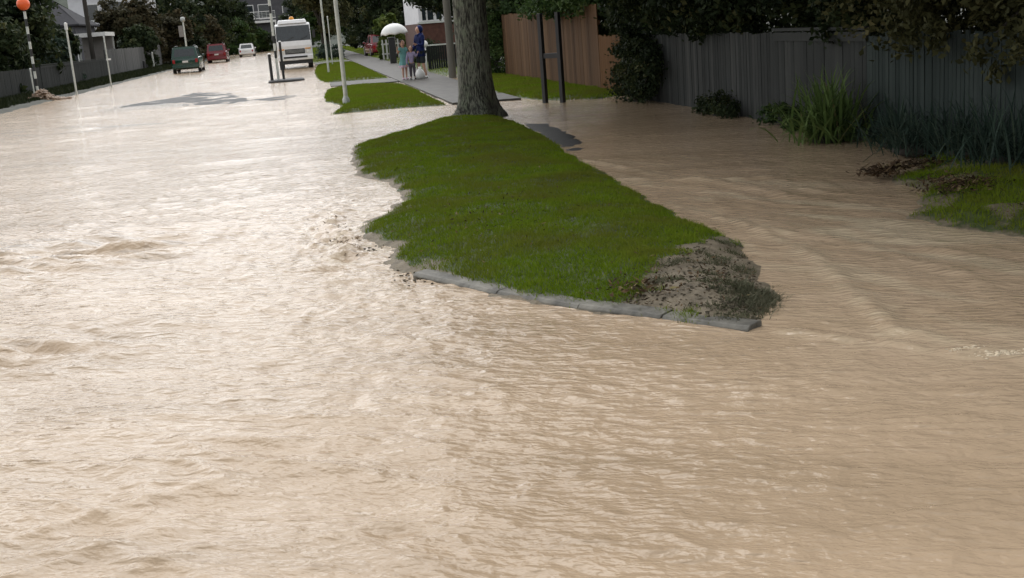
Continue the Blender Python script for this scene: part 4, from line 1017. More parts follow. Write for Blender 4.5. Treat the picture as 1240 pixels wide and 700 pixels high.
# ------------------------------------------------------------------ vehicles
def rrect(hw, z0, z1, y, r, n=4):
    pts = []
    for cx, cz, a0 in ((hw - r, z0 + r, -PI / 2), (hw - r, z1 - r, 0), (-hw + r, z1 - r, PI / 2), (-hw + r, z0 + r, PI)):
        for k in range(n + 1):
            a = a0 + PI / 2 * k / n
            pts.append((cx + r * math.cos(a), y, cz + r * math.sin(a)))
    return pts
def car(loc, rz, paint, label, L=4.3, W=1.74, H=1.6, suv=True, z=0.0):
    """rear towards local -y"""
    root = empty('parked_car', loc, label, 'car', 'cars parked along the flooded street', rz)
    hl = L / 2; hw = W / 2; belt = 0.58 * H + 0.02
    mb = MB()
    sec = [(-hl, 0.90, 0.36, belt - 0.10), (-hl + 0.05, 0.97, 0.28, belt - 0.02), (-hl + 0.45, 1.0, 0.22, belt), (0, 1.0, 0.2, belt), (hl * 0.42, 1.0, 0.2, belt - 0.01), (hl * 0.72, 0.97, 0.22, belt - 0.10), (hl - 0.10, 0.92, 0.26, belt - 0.19), (hl, 0.82, 0.32, belt - 0.30)]
    mb.loft([rrect(hw * k, a, b, y, 0.09) for y, k, a, b in sec])
    body = mb.build('body', paint, root, True, autos=38)
    # cabin: glasshouse then roof
    yb = -hl + (0.06 if suv else 0.55); yt = -hl + (0.30 if suv else 1.0); yf = hl * 0.42; yft = hl * 0.10
    tw = hw * 0.80; bw_ = hw * 0.95
    def cab(k0, k1):
        r0_ = []
        out = []
        for k in (k0, k1):
            z_ = belt - 0.03 + (H - belt + 0.0) * k
            w_ = bw_ + (tw - bw_) * k; y0 = yb + (yt - yb) * k; y1 = yf + (yft - yf) * k
            out.append([(w_, y0, z_), (w_, y1, z_), (-w_, y1, z_), (-w_, y0, z_)])
        return out
    mb = MB(); mb.loft(cab(0, 0.96)); cabin = mb.build('cabin', paint, root, bevel=0.03)
    rings = cab(0.14, 0.82)
    def pane(i, j, ins, out):
        a, b = Vector(rings[0][i]), Vector(rings[0][j]); c, d = Vector(rings[1][j]), Vector(rings[1][i])
        n = (b - a).cross(d - a).normalized()
        cen = (a + b + c + d) / 4
        if n.dot(cen - Vector((0, 0, H * 0.7))) < 0: n = -n
        l = lambda p, q, t: p.lerp(q, t)
        q = [l(a, b, ins), l(a, b, 1 - ins), l(d, c, 1 - ins), l(d, c, ins)]
        q = [p + n * out for p in q]; q2 = [p - n * 0.02 for p in q]
        m = MB(); m.add(q + q2, [(0, 1, 2, 3), (7, 6, 5, 4), (0, 4, 5, 1), (1, 5, 6, 2), (2, 6, 7, 3), (3, 7, 4, 0)]); return m
    pane(3, 0, 0.10, 0.006).build('rear_window', M['glass'], root)
    pane(1, 2, 0.07, 0.006).build('windscreen', M['glass'], root)
    for i, j in ((0, 1), (2, 3)):
        m = pane(i, j, 0.06, 0.006); m.build('side_window', M['glass'], root)
        a = Vector(rings[0][i]).lerp(Vector(rings[0][j]), 0.5); d = Vector(rings[1][i]).lerp(Vector(rings[1][j]), 0.5)
        sx = 0.012 if a.x > 0 else -0.012
        mb = MB(); mb.tube([a + Vector((sx, 0, -0.02)), d + Vector((sx, 0, 0.02))], 0.03, 6); mb.build('pillar', paint, root)
    mb = MB(); mb.loft([rrect(tw * 0.96, H - 0.075, H, y, 0.03) for y in (yt + 0.02, yft - 0.02)]); mb.build('roof', paint, root, True, autos=38)
    if suv:
        for sx in (-1, 1):
            mb = MB(); mb.tube([(sx * tw * 0.82, yt + 0.1, H + 0.05), (sx * tw * 0.82, yft - 0.1, H + 0.05)], 0.018, 6)
            for yy in (yt + 0.15, (yt + yft) / 2, yft - 0.15): mb.box((sx * tw * 0.82, yy, H + 0.015), (0.03, 0.06, 0.05))
            mb.build('roof_rail', M['black'], root)
    for sx in (-1, 1):
        mb = MB(); mb.box((sx * hw * 0.80, -hl + 0.035, belt - 0.24), (0.17, 0.12, 0.24)); mb.build('tail_light', M['red_lens'], root, bevel=0.02)
        mb = MB(); mb.box((sx * hw * 0.68, hl - 0.09, belt - 0.34), (0.34, 0.14, 0.13)); mb.build('headlight', M['clear_lens'], root, bevel=0.02)
        mb = MB(); mb.box((sx * (hw + 0.07), yf - 0.15, belt + 0.06), (0.17, 0.09, 0.13)); mb.build('wing_mirror', paint, root, bevel=0.02)
        for yy in (-hl * 0.60, hl * 0.62):
            t = MB(); t.tube([(sx * (hw - 0.20), yy, 0.31), (sx * (hw - 0.19), yy, 0.31), (sx * (hw - 0.01), yy, 0.31), (sx * (hw + 0.01), yy, 0.31)], [0.25, 0.31, 0.31, 0.28], 22)
            wh = t.build('wheel', M['rubber'], root, True, autos=40)
            q = MB(); q.tube([(sx * (hw - 0.02), yy, 0.31), (sx * (hw + 0.018), yy, 0.31)], 0.19, 16); q.build('rim', M['chrome'], wh, True, autos=40)
    mb = MB(); mb.box((0, -hl - 0.01, 0.42), (W * 0.94, 0.14, 0.20)); mb.build('rear_bumper', paint, root, bevel=0.03)
    mb = MB(); mb.box((0, hl - 0.01, 0.40), (W * 0.88, 0.14, 0.20)); mb.build('front_bumper', paint, root, bevel=0.03)
    mb = MB(); mb.box((0, -hl - 0.012, belt - 0.27), (0.36, 0.03, 0.12)); mb.build('number_plate', M['plate'], root)
    root.location.z = z
    return root
car((-7.32, 81.2, -0.04), 0.0, M['green_car'], 'dark green parked car with pale light in its rear window', 4.3, 1.80, 1.68)
car((-7.55, 115.0, -0.04), 0.0, M['red_car'], 'dark red parked car beyond the green one on the left side', 4.4, 1.85, 1.72)
car((-6.0, 143, -0.04), 0.0, M['white_car'], 'white parked car farthest away beyond the red car', 4.3, 1.76, 1.5, suv=False)
car((5.6, 84, 0.08), R(6), M['red_car'], 'red car parked in the driveway behind the white umbrella', 4.1, 1.70, 1.5, suv=False)

def truck(loc):
    root = empty('truck', loc, 'white cab truck with amber roof light facing down the flooded street', 'truck')
    hw = 0.95
    # cab shell (front towards -y)
    mb = MB()
    prof = [(0.0, 0.62), (-0.02, 1.30), (0.04, 1.56), (0.28, 2.42), (0.40, 2.50), (1.55, 2.52), (1.62, 2.45), (1.62, 0.62)]
    mb.loft([[(x * k, y, z) for y, z in prof] for x, k in ((-hw, 1.0), (hw, 1.0))])
    mb.build('cab', M['white_car'], root, bevel=0.05)
    mb = MB(); mb.add([(-0.93, 0.035, 1.55), (0.93, 0.035, 1.55), (0.91, 0.262, 2.38), (-0.91, 0.262, 2.38), (-0.93, 0.09, 1.55), (0.93, 0.09, 1.55), (0.91, 0.31, 2.38), (-0.91, 0.31, 2.38)],
                      [(0, 1, 2, 3), (7, 6, 5, 4), (0, 4, 5, 1), (1, 5, 6, 2), (2, 6, 7, 3), (3, 7, 4, 0)])
    ws = mb.build('windscreen', M['glass'], root, bevel=0.015)
    for sx in (-0.4, 0.35):
        mb = MB(); mb.tube([(sx, 0.03, 1.60), (sx + 0.42, 0.08, 1.78)], 0.012, 6); mb.build('wiper', M['black'], ws)
    for sx in (-1, 1):
        mb = MB(); mb.box((sx * (hw + 0.004), 0.72, 1.92), (0.02, 0.85, 0.62)); mb.build('side_window', M['glass'], root, bevel=0.01)
        mb = MB(); mb.box((sx * (hw + 0.003), 0.62, 1.12), (0.018, 0.95, 0.9)); d = mb.build('door', M['white_car'], root, bevel=0.01)
        m2 = MB(); m2.box((sx * (hw + 0.03), 0.95, 1.38), (0.03, 0.16, 0.04)); m2.build('handle', M['black'], d)
        mb = MB(); mb.tube([(sx * hw, 0.2, 2.2), (sx * (hw + 0.16), 0.02, 2.2), (sx * (hw + 0.16), 0.02, 1.6)], 0.014, 6); mb.box((sx * (hw + 0.17), 0.0, 1.88), (0.16, 0.07, 0.42)); mb.build('wing_mirror', M['black'], root)
        mb = MB(); mb.box((sx * 0.72, -0.015, 0.98), (0.30, 0.08, 0.19)); h = mb.build('headlight', M['clear_lens'], root, bevel=0.02)
        mb = MB(); mb.box((sx * 0.72, -0.02, 1.115), (0.30, 0.06, 0.06)); mb.build('indicator', M['amber'], root)
        mb = MB(); mb.box((sx * 0.62, -0.115, 0.60), (0.20, 0.03, 0.12)); mb.build('fog_light', M['clear_lens'], root)
        for yy, r_ in ((0.75, 0.36), (3.9, 0.36)):
            t = MB(); t.tube([(sx * 0.68, yy, 0.36), (sx * 0.69, yy, 0.36), (sx * 0.90, yy, 0.36), (sx * 0.92, yy, 0.36)], [r_ * 0.85, r_, r_, r_ * 0.9], 24); wh = t.build('wheel', M['rubber'], root, True, autos=40)
            q = MB(); q.tube([(sx * 0.88, yy, 0.36), (sx * 0.925, yy, 0.36)], 0.2, 16); q.build('rim', M['galv'], wh, True, autos=40)
    mb = MB(); mb.box((0, -0.005, 0.99), (1.08, 0.06, 0.27))
    g = mb.build('grille', M['black'], root, bevel=0.01)
    mb = MB()
    for k in range(3): mb.box((0, -0.04, 0.94 + 0.06 * k), (0.98, 0.02, 0.016))
    mb.build('slat', M['galv'], g)
    mb = MB(); mb.box((0, -0.03, 0.64), (1.92, 0.18, 0.26)); b = mb.build('bumper', M['white_car'], root, bevel=0.04)
    mb = MB(); mb.box((0, -0.128, 0.68), (1.3, 0.02, 0.10)); mb.build('air_intake', M['black'], b)
    mb = MB(); mb.box((0, -0.135, 0.57), (0.36, 0.02, 0.12)); mb.build('number_plate', M['plate'], b)
    mb = MB(); mb.loft([[(-0.80, 0.24, 2.50), (0.80, 0.24, 2.50), (0.80, 0.9, 2.515), (-0.80, 0.9, 2.515)], [(-0.74, 0.36, 2.70), (0.74, 0.36, 2.70), (0.74, 0.9, 2.72), (-0.74, 0.9, 2.72)]])
    mb.build('roof_visor', M['white_car'], root, bevel=0.04)
    mb = MB(); mb.tube([(0.0, 0.7, 2.72), (0.0, 0.7, 2.80), (0, 0.7, 2.88)], [0.14, 0.13, 0.07], 14); mb.build('warning_light', M['amber'], root, True)
    mb = MB(); mb.box((0, 3.1, 0.62), (0.8, 6.0, 0.2)); mb.box((0, 3.9, 0.36), (1.4, 0.12, 0.12)); mb.box((0, 0.75, 0.36), (1.4, 0.12, 0.12)); mb.build('chassis', M['black'], root)
    mb = MB(); mb.box((0, 4.0, 0.83), (1.9, 4.4, 0.10)); 
    for sx in (-1, 1): mb.box((sx * 0.93, 4.0, 1.13), (0.04, 4.4, 0.5))
    mb.box((0, 1.84, 1.4), (1.9, 0.06, 1.04)); mb.box((0, 6.17, 1.13), (1.82, 0.04, 0.5)); mb.build('deck', M['galv'], root)
    mb = MB(); mb.box((0, 0.02, 0.42), (1.7, 0.08, 0.2)); mb.build('under_guard', M['black'], root)
    return root
truck((-0.21, 66.3, -0.04))

# ------------------------------------------------------------------ houses
def house(loc, label, w_, d_, eave, ridge, wall, roof, windows=(), rz=0.0, hip=0.0, over_=0.4, cat='house', door=None):
    root = empty('house', loc, label, cat, rz=rz)
    mb = MB(); mb.box((0, 0, eave / 2 - 0.2), (w_, d_, eave + 0.4), tint=0.5)
    # gable triangles
    if hip == 0:
        for sx in (-1, 1):
            mb.add([(sx * w_ / 2, -d_ / 2, eave - 0.001), (sx * w_ / 2, d_ / 2, eave - 0.001), (sx * w_ / 2, 0, ridge - 0.05)], [(0, 1, 2)])
    mb.build('wall', wall, root)
    W2 = w_ / 2 + over_; D2 = d_ / 2 + over_; rx = W2 - hip * d_ / 2
    mb = MB()
    ez = eave - 0.05
    vs = [(-W2, -D2, ez), (W2, -D2, ez), (W2, D2, ez), (-W2, D2, ez), (-rx, 0, ridge), (rx, 0, ridge)]
    vs += [(x, y, z + 0.12) for x, y, z in vs]
    mb.add(vs, [(6, 7, 11, 10), (8, 9, 10, 11), (7, 8, 11), (9, 6, 10), (0, 1, 7, 6), (1, 2, 8, 7), (2, 3, 9, 8), (3, 0, 6, 9), (1, 0, 4, 5), (3, 2, 5, 4), (2, 1, 5), (0, 3, 4)])
    mb.build('roof', roof, root)
    for (x, z, ww, wh) in windows:                      # on the -y face
        mb = MB(); t = 0.07
        for a in ((x, z + wh / 2 + t / 2, ww + 2 * t, t), (x, z - wh / 2 - t / 2, ww + 2 * t, t), (x - ww / 2 - t / 2, z, t, wh), (x + ww / 2 + t / 2, z, t, wh)):
            mb.box((a[0], -d_ / 2 - 0.02, a[1]), (a[2], 0.08, a[3]))
        f = mb.build('window', M['white'], root)
        mb = MB(); mb.box((x, -d_ / 2 - 0.005, z), (ww, 0.03, wh)); mb.build('pane', M['glass'], f)
    if door:
        mb = MB(); mb.box((door, -d_ / 2 - 0.02, 1.0), (0.9, 0.06, 2.0)); dd = mb.build('door', M['roof_dark'], root)
        mb = MB(); mb.ellipsoid((door + 0.36, -d_ / 2 - 0.08, 1.0), (0.04, 0.05, 0.04)); mb.build('handle', M['galv'], dd)
    return root
house((-19.6, 102, 0.08), 'grey tile roofed house above the dark hedge on the left', 5.2, 9, 3.9, 6.3, M['wall_grey'], M['roof_grey'], [(1.8, 1.6, 1.4, 1.1), (-1.5, 1.6, 1.2, 1.1)], 0.0, 0.7)
house((-18.2, 128, 0.08), 'white house with railed balcony partly hidden behind the dark utility pole', 7.5, 8, 7.4, 9.0, M['wall_white'], M['roof_dark'], [(-1.6, 5.6, 1.2, 1.5), (0.7, 5.7, 1.5, 1.5), (2.7, 5.6, 0.8, 1.3)], 0.0, 0.5)
house((-17.5, 166, 0.5), 'small white house high behind the brownish trees on the left', 5, 6, 9.6, 11, M['wall_white'], M['roof_grey'], [(0.0, 8.0, 1.4, 1.6)], 0.0, 0.5)
# carport
root = empty('carport', (-13.75, 84, 0.15), 'carport with white fascia behind the dark utility pole', 'carport')
mb = MB(); mb.box((0, 0, 2.78), (2.5, 4.0, 0.12)); mb.build('roof', M['roof_grey'], root)
mb = MB(); mb.box((0, -2.03, 2.76), (2.56, 0.06, 0.26)); mb.box((1.27, 0, 2.76), (0.06, 4.0, 0.26)); mb.build('fascia', M['white'], root)
for sx, sy in ((-1.15, -1.9), (1.15, -1.9), (-1.15, 1.9), (1.15, 1.9)):
    mb = MB(); mb.box((sx, sy, 1.32), (0.1, 0.1, 2.8)); mb.build('post', M['galv'], root)
mb = MB(); mb.box((0.15, 1.6, 1.3), (2.0, 0.08, 2.7)); mb.build('back_wall', M['wall_cream'], root)
# balcony house at the street end
root = empty('house', (-4.5, 204, 0.1), 'grey house with white balcony at the end of the street', 'house')
mb = MB(); mb.box((0, 0, 4.5), (13, 9, 9.2)); mb.build('wall', M['wall_grey'], root)
mb = MB(); mb.loft([[(-7, -5, 9.1), (7, -5, 9.1), (7, 5, 9.1), (-7, 5, 9.1)], [(-4, -0.2, 12), (4, -0.2, 12), (4, 0.2, 12), (-4, 0.2, 12)]]); mb.build('roof', M['roof_dark'], root)
mb = MB(); mb.box((-1.4, -5.3, 4.6), (5.6, 1.6, 0.35)); mb.box((-1.4, -6.08, 5.15), (5.6, 0.08, 0.16)); mb.box((-1.4, -6.08, 6.2), (5.6, 0.1, 0.1))
bal = mb.build('balcony', M['white'], root)
mb = MB()
for k in range(9): mb.box((-4.15 + k * 0.6875, -6.08, 5.6), (0.07, 0.07, 1.2))
for zz in (5.4, 5.65, 5.9): mb.box((-1.4, -6.08, zz), (5.5, 0.03, 0.05))
mb.build('railing', M['galv'], bal)
for sx in (-4.1, 1.3):
    mb = MB(); mb.box((sx, -6.0, 2.2), (0.22, 0.22, 4.4)); mb.build('balcony_post', M['white'], root)
for x, z, ww, wh in ((-3.0, 6.2, 1.8, 2.2), (-0.2, 6.2, 2.0, 2.2), (3.6, 6.2, 1.8, 1.6), (3.6, 2.2, 2.0, 1.6), (-2.0, 2.0, 3.0, 2.2)):
    mb = MB(); t = 0.1
    for a in ((x, z + wh / 2 + t / 2, ww + 2 * t, t), (x, z - wh / 2 - t / 2, ww + 2 * t, t), (x - ww / 2 - t / 2, z, t, wh), (x + ww / 2 + t / 2, z, t, wh)): mb.box((a[0], -4.53, a[1]), (a[2], 0.1, a[3]))
    f = mb.build('window', M['white'], root)
    mb = MB(); mb.box((x, -4.51, z), (ww, 0.05, wh)); mb.build('pane', M['glass'], f)
# brown and white house behind the people
root = empty('house', (8.6, 64, 0.08), 'brown walled house with white upper storey behind the people', 'house')
mb = MB(); mb.box((0, 0, 0.85), (5.0, 8, 1.9)); mb.build('lower_wall', M['brick'], root)
mb = MB(); mb.box((0.0, 0, 3.5), (4.9, 7.9, 3.38)); mb.build('upper_wall', M['wall_white'], root)
mb = MB(); mb.loft([[(-2.8, -4.5, 5.2), (2.8, -4.5, 5.2), (2.8, 4.5, 5.2), (-2.8, 4.5, 5.2)], [(-0.2, -3, 6.8), (0.2, -3, 6.8), (0.2, 3, 6.8), (-0.2, 3, 6.8)]]); mb.build('roof', M['roof_dark'], root)
mb = MB(); mb.box((0, -4.03, 1.83), (5.1, 0.1, 0.08)); mb.build('trim_band', M['offwhite'], root)
for k, (x, ww) in enumerate(((-2.18, 0.2), (-1.85, 0.3), (-1.42, 0.28))):
    mb = MB(); t = 0.05; z = 2.7; wh = 1.5
    for a in ((x, z + wh / 2 + t / 2, ww + 2 * t, t), (x, z - wh / 2 - t / 2, ww + 2 * t, t), (x - ww / 2 - t / 2, z, t, wh), (x + ww / 2 + t / 2, z, t, wh)): mb.box((a[0], -3.96, a[1]), (a[2], 0.07, a[3]))
    f = mb.build('window', M['white'], root)
    mb = MB(); mb.box((x, -3.945, z), (ww, 0.04, wh)); mb.build('pane', M['glass'], f)
# white picket fence by the red car
root = empty('picket_fence', (4.75, 68, 0.08), 'short white picket fence below the left rim of the white umbrella', 'fence')
for k in range(5):
    mb = MB(); mb.box((k * 0.22, 0, 0.55), (0.09, 0.03, 1.1)); mb.build('picket', M['offwhite'], root)
mb = MB(); mb.box((0.45, 0.03, 0.3), (1.05, 0.03, 0.08)); mb.box((0.45, 0.03, 0.85), (1.05, 0.03, 0.08)); mb.build('rail', M['offwhite'], root)
shrub(1.75, 80, 0.1, [(0, 0, 0.45, 0.6, 0.8, 0.5), (0.7, 0.5, 0.5, 0.5, 0.8, 0.5)], 2500, 0.14, M['leaf_blue'], 'low grey green hedge right of the truck', 'hedge', 'hedge', 65)
shrub(5.6, 56, 0.1, [(0, 0, 0.35, 0.5, 0.9, 0.4), (0.6, 0.8, 0.5, 0.5, 0.9, 0.5)], 2500, 0.12, M['leaf_dark'], 'dark shrub before the brown wall of the house', seed=66)

# ------------------------------------------------------------------ people
def skin_mesh(name, verts, edges, radii, mat, parent, root_i=0, sub=2):
    me = bpy.data.meshes.new(name); me.from_pydata([tuple(v) for v in verts], edges, [])
    o = bpy.data.objects.new(name, me); COL.objects.link(o)
    o.modifiers.new('skin', 'SKIN')
    if not me.skin_vertices: return o
    for i, r_ in enumerate(radii):
        me.skin_vertices[0].data[i].radius = (r_, r_) if not isinstance(r_, tuple) else r_
    me.skin_vertices[0].data[root_i].use_root = True
    s_ = o.modifiers.new('sub', 'SUBSURF'); s_.levels = sub; s_.render_levels = sub
    dg = bpy.context.evaluated_depsgraph_get(); dg.update()
    m2 = bpy.data.meshes.new_from_object(o.evaluated_get(dg))
    bpy.data.objects.remove(o)
    m2.materials.clear(); m2.materials.append(mat)
    m2.polygons.foreach_set('use_smooth', [True] * len(m2.polygons))
    o = bpy.data.objects.new(name, m2); COL.objects.link(o); o.parent = parent
    return o
def join_into(o, mb):
    """adds the shapes in mb to mesh object o"""
    bm = bmesh.new(); bm.from_mesh(o.data)
    vs = [bm.verts.new(v) for v in mb.v]
    for f in mb.f:
        fc = bm.faces.new([vs[i] for i in f]); fc.smooth = True
    bmesh.ops.recalc_face_normals(bm, faces=bm.faces)
    bm.to_mesh(o.data); bm.free()

def person(loc, rz, h, label, pose, child=False, top=None, bottom=None, shoes=None, hood=False, dress=False, hairlen=0.0):
    """front = local -y; pose gives hand / elbow targets and feet in units of height"""
    root = empty('person', loc, label, 'person', 'people on the footpath', rz)
    hd = 0.135 if not child else 0.165              # head height share
    sh = 0.815 if not child else 0.785; hip = 0.50 if not child else 0.46
    sw = 0.105 if not child else 0.095; pw = 0.05
    P = {}
    P['pel'] = (0, 0, hip); P['waist'] = (0, 0.005, hip + 0.10); P['chest'] = (0, 0.0, sh - 0.07); P['neck0'] = (0, 0, sh + 0.005); P['neck1'] = (0, -0.008, sh + 0.035)
    P['head0'] = (0, -0.012, 1 - hd * 0.62); P['head1'] = (0, -0.005, 1 - hd * 0.30)
    for s_, sx in (('L', -1), ('R', 1)):
        P['sh' + s_] = (sx * sw, 0, sh - 0.01)
        P['el' + s_], P['wr' + s_] = pose['arm' + s_]
        kn, an = pose['leg' + s_]
        P['hip' + s_] = (sx * pw, 0, hip - 0.025); P['kn' + s_] = kn; P['an' + s_] = an; P['toe' + s_] = (an[0] + sx * 0.012, an[1] - 0.075, 0.014)
    names = list(P)
    rad = dict(pel=0.062, waist=0.058, chest=0.066, neck0=0.036, neck1=0.031, head0=hd * 0.36, head1=hd * 0.42)
    for s_ in 'LR': rad.update({'sh' + s_: 0.034, 'el' + s_: 0.025, 'wr' + s_: 0.016, 'hip' + s_: 0.05, 'kn' + s_: 0.032, 'an' + s_: 0.02, 'toe' + s_: 0.015})
    E_ = [('pel', 'waist'), ('waist', 'chest'), ('chest', 'neck0'), ('neck0', 'neck1'), ('neck1', 'head0'), ('head0', 'head1')]
    for s_ in 'LR': E_ += [('chest', 'sh' + s_), ('sh' + s_, 'el' + s_), ('el' + s_, 'wr' + s_), ('pel', 'hip' + s_), ('hip' + s_, 'kn' + s_), ('kn' + s_, 'an' + s_), ('an' + s_, 'toe' + s_)]
    ix = {n: i for i, n in enumerate(names)}
    sc = lambda p: (p[0] * h, p[1] * h, p[2] * h)
    body = skin_mesh('body', [sc(P[n]) for n in names], [(ix[a], ix[b]) for a, b in E_], [rad[n] * h for n in names], M['skin'], root)
    # hands and face
    mb = MB(); hz = 1 - hd * 0.5
    mb.ellipsoid(sc((0, -0.012, hz)), (hd * 0.36 * h, hd * 0.43 * h, hd * 0.5 * h), 18, 12)
    mb.ellipsoid(sc((0, -0.012 - hd * 0.44, hz - hd * 0.08)), (hd * 0.06 * h, hd * 0.09 * h, hd * 0.10 * h), 8, 6)
    for sx in (-1, 1): mb.ellipsoid(sc((sx * hd * 0.37, 0.0, hz - 0.02 * hd)), (hd * 0.05 * h, hd * 0.10 * h, hd * 0.13 * h), 8, 6)
    for s_, sx in (('L', -1), ('R', 1)):
        e = Vector(sc(P['el' + s_])); w_ = Vector(sc(P['wr' + s_])); d = (w_ - e).normalized()
        side = d.cross(Vector((0, -1, 0.2))); side = side.normalized() if side.length > 0.1 else Vector((1, 0, 0)); nn = side.cross(d).normalized()
        pc = w_ + d * 0.026 * h
        for k in range(5):
            pp = [w_ + side * (k - 2) * 0.004 * h, pc + side * (k - 2) * 0.0075 * h]
        mb.tube([w_, w_ + d * 0.022 * h, w_ + d * 0.048 * h], [0.013 * h, 0.02 * h, 0.018 * h], 8, squash=0.5)
        for k in range(4):
            b0 = w_ + d * 0.046 * h + side * (k - 1.5) * 0.0095 * h; ln = (0.036, 0.041, 0.038, 0.030)[k] * h
            mb.tube([b0, b0 + d * ln * 0.5 + nn * ln * 0.12, b0 + d * ln * 0.75 + nn * ln * 0.42], [0.0055 * h, 0.005 * h, 0.004 * h], 6)
        b0 = w_ + d * 0.016 * h - side * sx * 0.016 * h
        mb.tube([b0, b0 + d * 0.02 * h - side * sx * 0.014 * h, b0 + d * 0.036 * h - side * sx * 0.012 * h + nn * 0.008 * h], [0.007 * h, 0.0062 * h, 0.005 * h], 6)
    join_into(body, mb)
    mb = MB()
    for sx in (-1, 1): mb.ellipsoid(sc((sx * hd * 0.16, -0.012 - hd * 0.385, hz + hd * 0.03)), (hd * 0.055 * h, hd * 0.04 * h, hd * 0.04 * h), 8, 6)
    mb.build('eyes', M['black'], root, True)
    mb = MB(); mb.ellipsoid(sc((0, -0.012 - hd * 0.37, hz - hd * 0.25)), (hd * 0.12 * h, hd * 0.05 * h, hd * 0.03 * h), 8, 6); mb.build('mouth', M['pink_cloth'], root, True)
    mb = MB(); mb.ellipsoid(sc((0, 0.010, hz + hd * 0.09)), (hd * 0.41 * h, hd * 0.44 * h, hd * 0.46 * h), 18, 10)
    if hairlen: mb.ellipsoid(sc((0, 0.035, hz - hairlen)), (hd * 0.34 * h, hd * 0.24 * h, (hairlen + 0.03) * h), 14, 8)
    mb.build('hair', M['hair'], root, True)
    # clothes
    g = 0.016
    tn = ['waist', 'chest', 'neck0', 'shL', 'elL', 'wrL', 'shR', 'elR', 'wrR', 'pel']
    if dress: tn = ['waist', 'chest', 'neck0', 'shL', 'shR', 'pel', 'seL', 'seR']
    Q = dict(P)
    if dress:
        for s_ in 'LR': Q['se' + s_] = tuple(0.45 * np.array(P['sh' + s_]) + 0.55 * np.array(P['el' + s_]))
    ti = {n: i for i, n in enumerate(tn)}
    te = [('pel', 'waist'), ('waist', 'chest'), ('chest', 'neck0'), ('chest', 'shL'), ('chest', 'shR')]
    te += [('shL', 'seL'), ('shR', 'seR')] if dress else [('shL', 'elL'), ('elL', 'wrL'), ('shR', 'elR'), ('elR', 'wrR')]
    tr_ = {n: rad.get(n, 0.032) + g for n in tn}; tr_['neck0'] = 0.042
    if not dress: tr_['wrL'] = tr_['wrR'] = 0.026
    skin_mesh('jacket' if hood else 'top', [sc(Q[n]) for n in tn], [(ti[a], ti[b]) for a, b in te], [tr_[n] * h for n in tn], top, root, ti['pel'])
    if hood:
        mb = MB(); mb.ellipsoid(sc((0, 0.018, hz + hd * 0.08)), (hd * 0.52 * h, hd * 0.50 * h, hd * 0.58 * h), 18, 10)
        mb.loft([[tuple(np.array(sc((0.085 * math.cos(a), 0.01 + 0.06 * math.sin(a), sh + 0.0)))) for a in [2 * PI * k / 16 for k in range(16)]],
                 [tuple(np.array(sc((0.062 * math.cos(a), 0.02 + 0.055 * math.sin(a), sh + 0.06)))) for a in [2 * PI * k / 16 for k in range(16)]]])
        mb.build('hood', top, root, True)
        mb = MB(); rings = []
        for z, rx_, ry_ in ((hip + 0.12, 0.092, 0.075), (hip + 0.03, 0.10, 0.082), (hip - 0.07, 0.112, 0.09), (hip - 0.075, 0.104, 0.083)):
            rings.append([sc((rx_ * math.cos(2 * PI * k / 20), ry_ * math.sin(2 * PI * k / 20), z)) for k in range(20)])
        mb.loft(rings, cap=False); mb.build('jacket_skirt', top, root, True)
    if dress:
        mb = MB(); rings = []
        for z, rx_ in ((sh - 0.12, 0.088), (hip + 0.08, 0.09), (hip - 0.02, 0.115), (hip - 0.10, 0.135)):
            rings.append([sc((rx_ * (1 + 0.06 * math.cos(8 * a)) * math.cos(a), rx_ * 0.85 * (1 + 0.06 * math.cos(8 * a)) * math.sin(a), z)) for a in [2 * PI * k / 32 for k in range(32)]])
        mb.loft(rings, cap=False); mb.build('dress', top, root, True)
        mb = MB(); rings = []
        for z, rx_ in ((hip - 0.095, 0.136), (hip - 0.15, 0.146)):
            rings.append([sc((rx_ * (1 + 0.07 * math.cos(8 * a)) * math.cos(a), rx_ * 0.85 * (1 + 0.07 * math.cos(8 * a)) * math.sin(a), z)) for a in [2 * PI * k / 32 for k in range(32)]])
        mb.loft(rings, cap=False); mb.build('hem', bottom, root, True)
    else:
        bn = ['pel', 'hipL', 'hipR', 'tL', 'tR']
        lo = pose.get('hem', 0.95)
        for s_ in 'LR':
            Q['t' + s_] = tuple((1 - lo) * np.array(P['hip' + s_]) + lo * np.array(P['kn' + s_])) if lo <= 1 else tuple((2 - lo) * np.array(P['kn' + s_]) + (lo - 1) * np.array(P['an' + s_]))
        if lo > 1:
            bn += ['knL', 'knR']
        bi = {n: i for i, n in enumerate(bn)}
        be = [('pel', 'hipL'), ('pel', 'hipR')]
        for s_ in 'LR': be += [('hip' + s_, 'kn' + s_), ('kn' + s_, 't' + s_)] if lo > 1 else [('hip' + s_, 't' + s_)]
        br = {n: rad.get(n, 0.034) + 0.013 for n in bn}
        br['tL'] = br['tR'] = 0.034 if lo > 1 else 0.055
        skin_mesh('shorts' if lo <= 1 else 'trousers', [sc(Q[n]) for n in bn], [(bi[a], bi[b]) for a, b in be], [br[n] * h for n in bn], bottom, root, 0)
    for s_, sx in (('L', -1), ('R', 1)):
        an = P['an' + s_]
        mb = MB(); mb.ellipsoid(sc((an[0] + sx * 0.006, an[1] - 0.032, 0.02)), (0.027 * h, 0.07 * h, 0.024 * h), 12, 8); mb.ellipsoid(sc((an[0], an[1], 0.036)), (0.025 * h, 0.03 * h, 0.022 * h), 10, 6)
        mb.build('shoe', shoes, root, True)
    return root
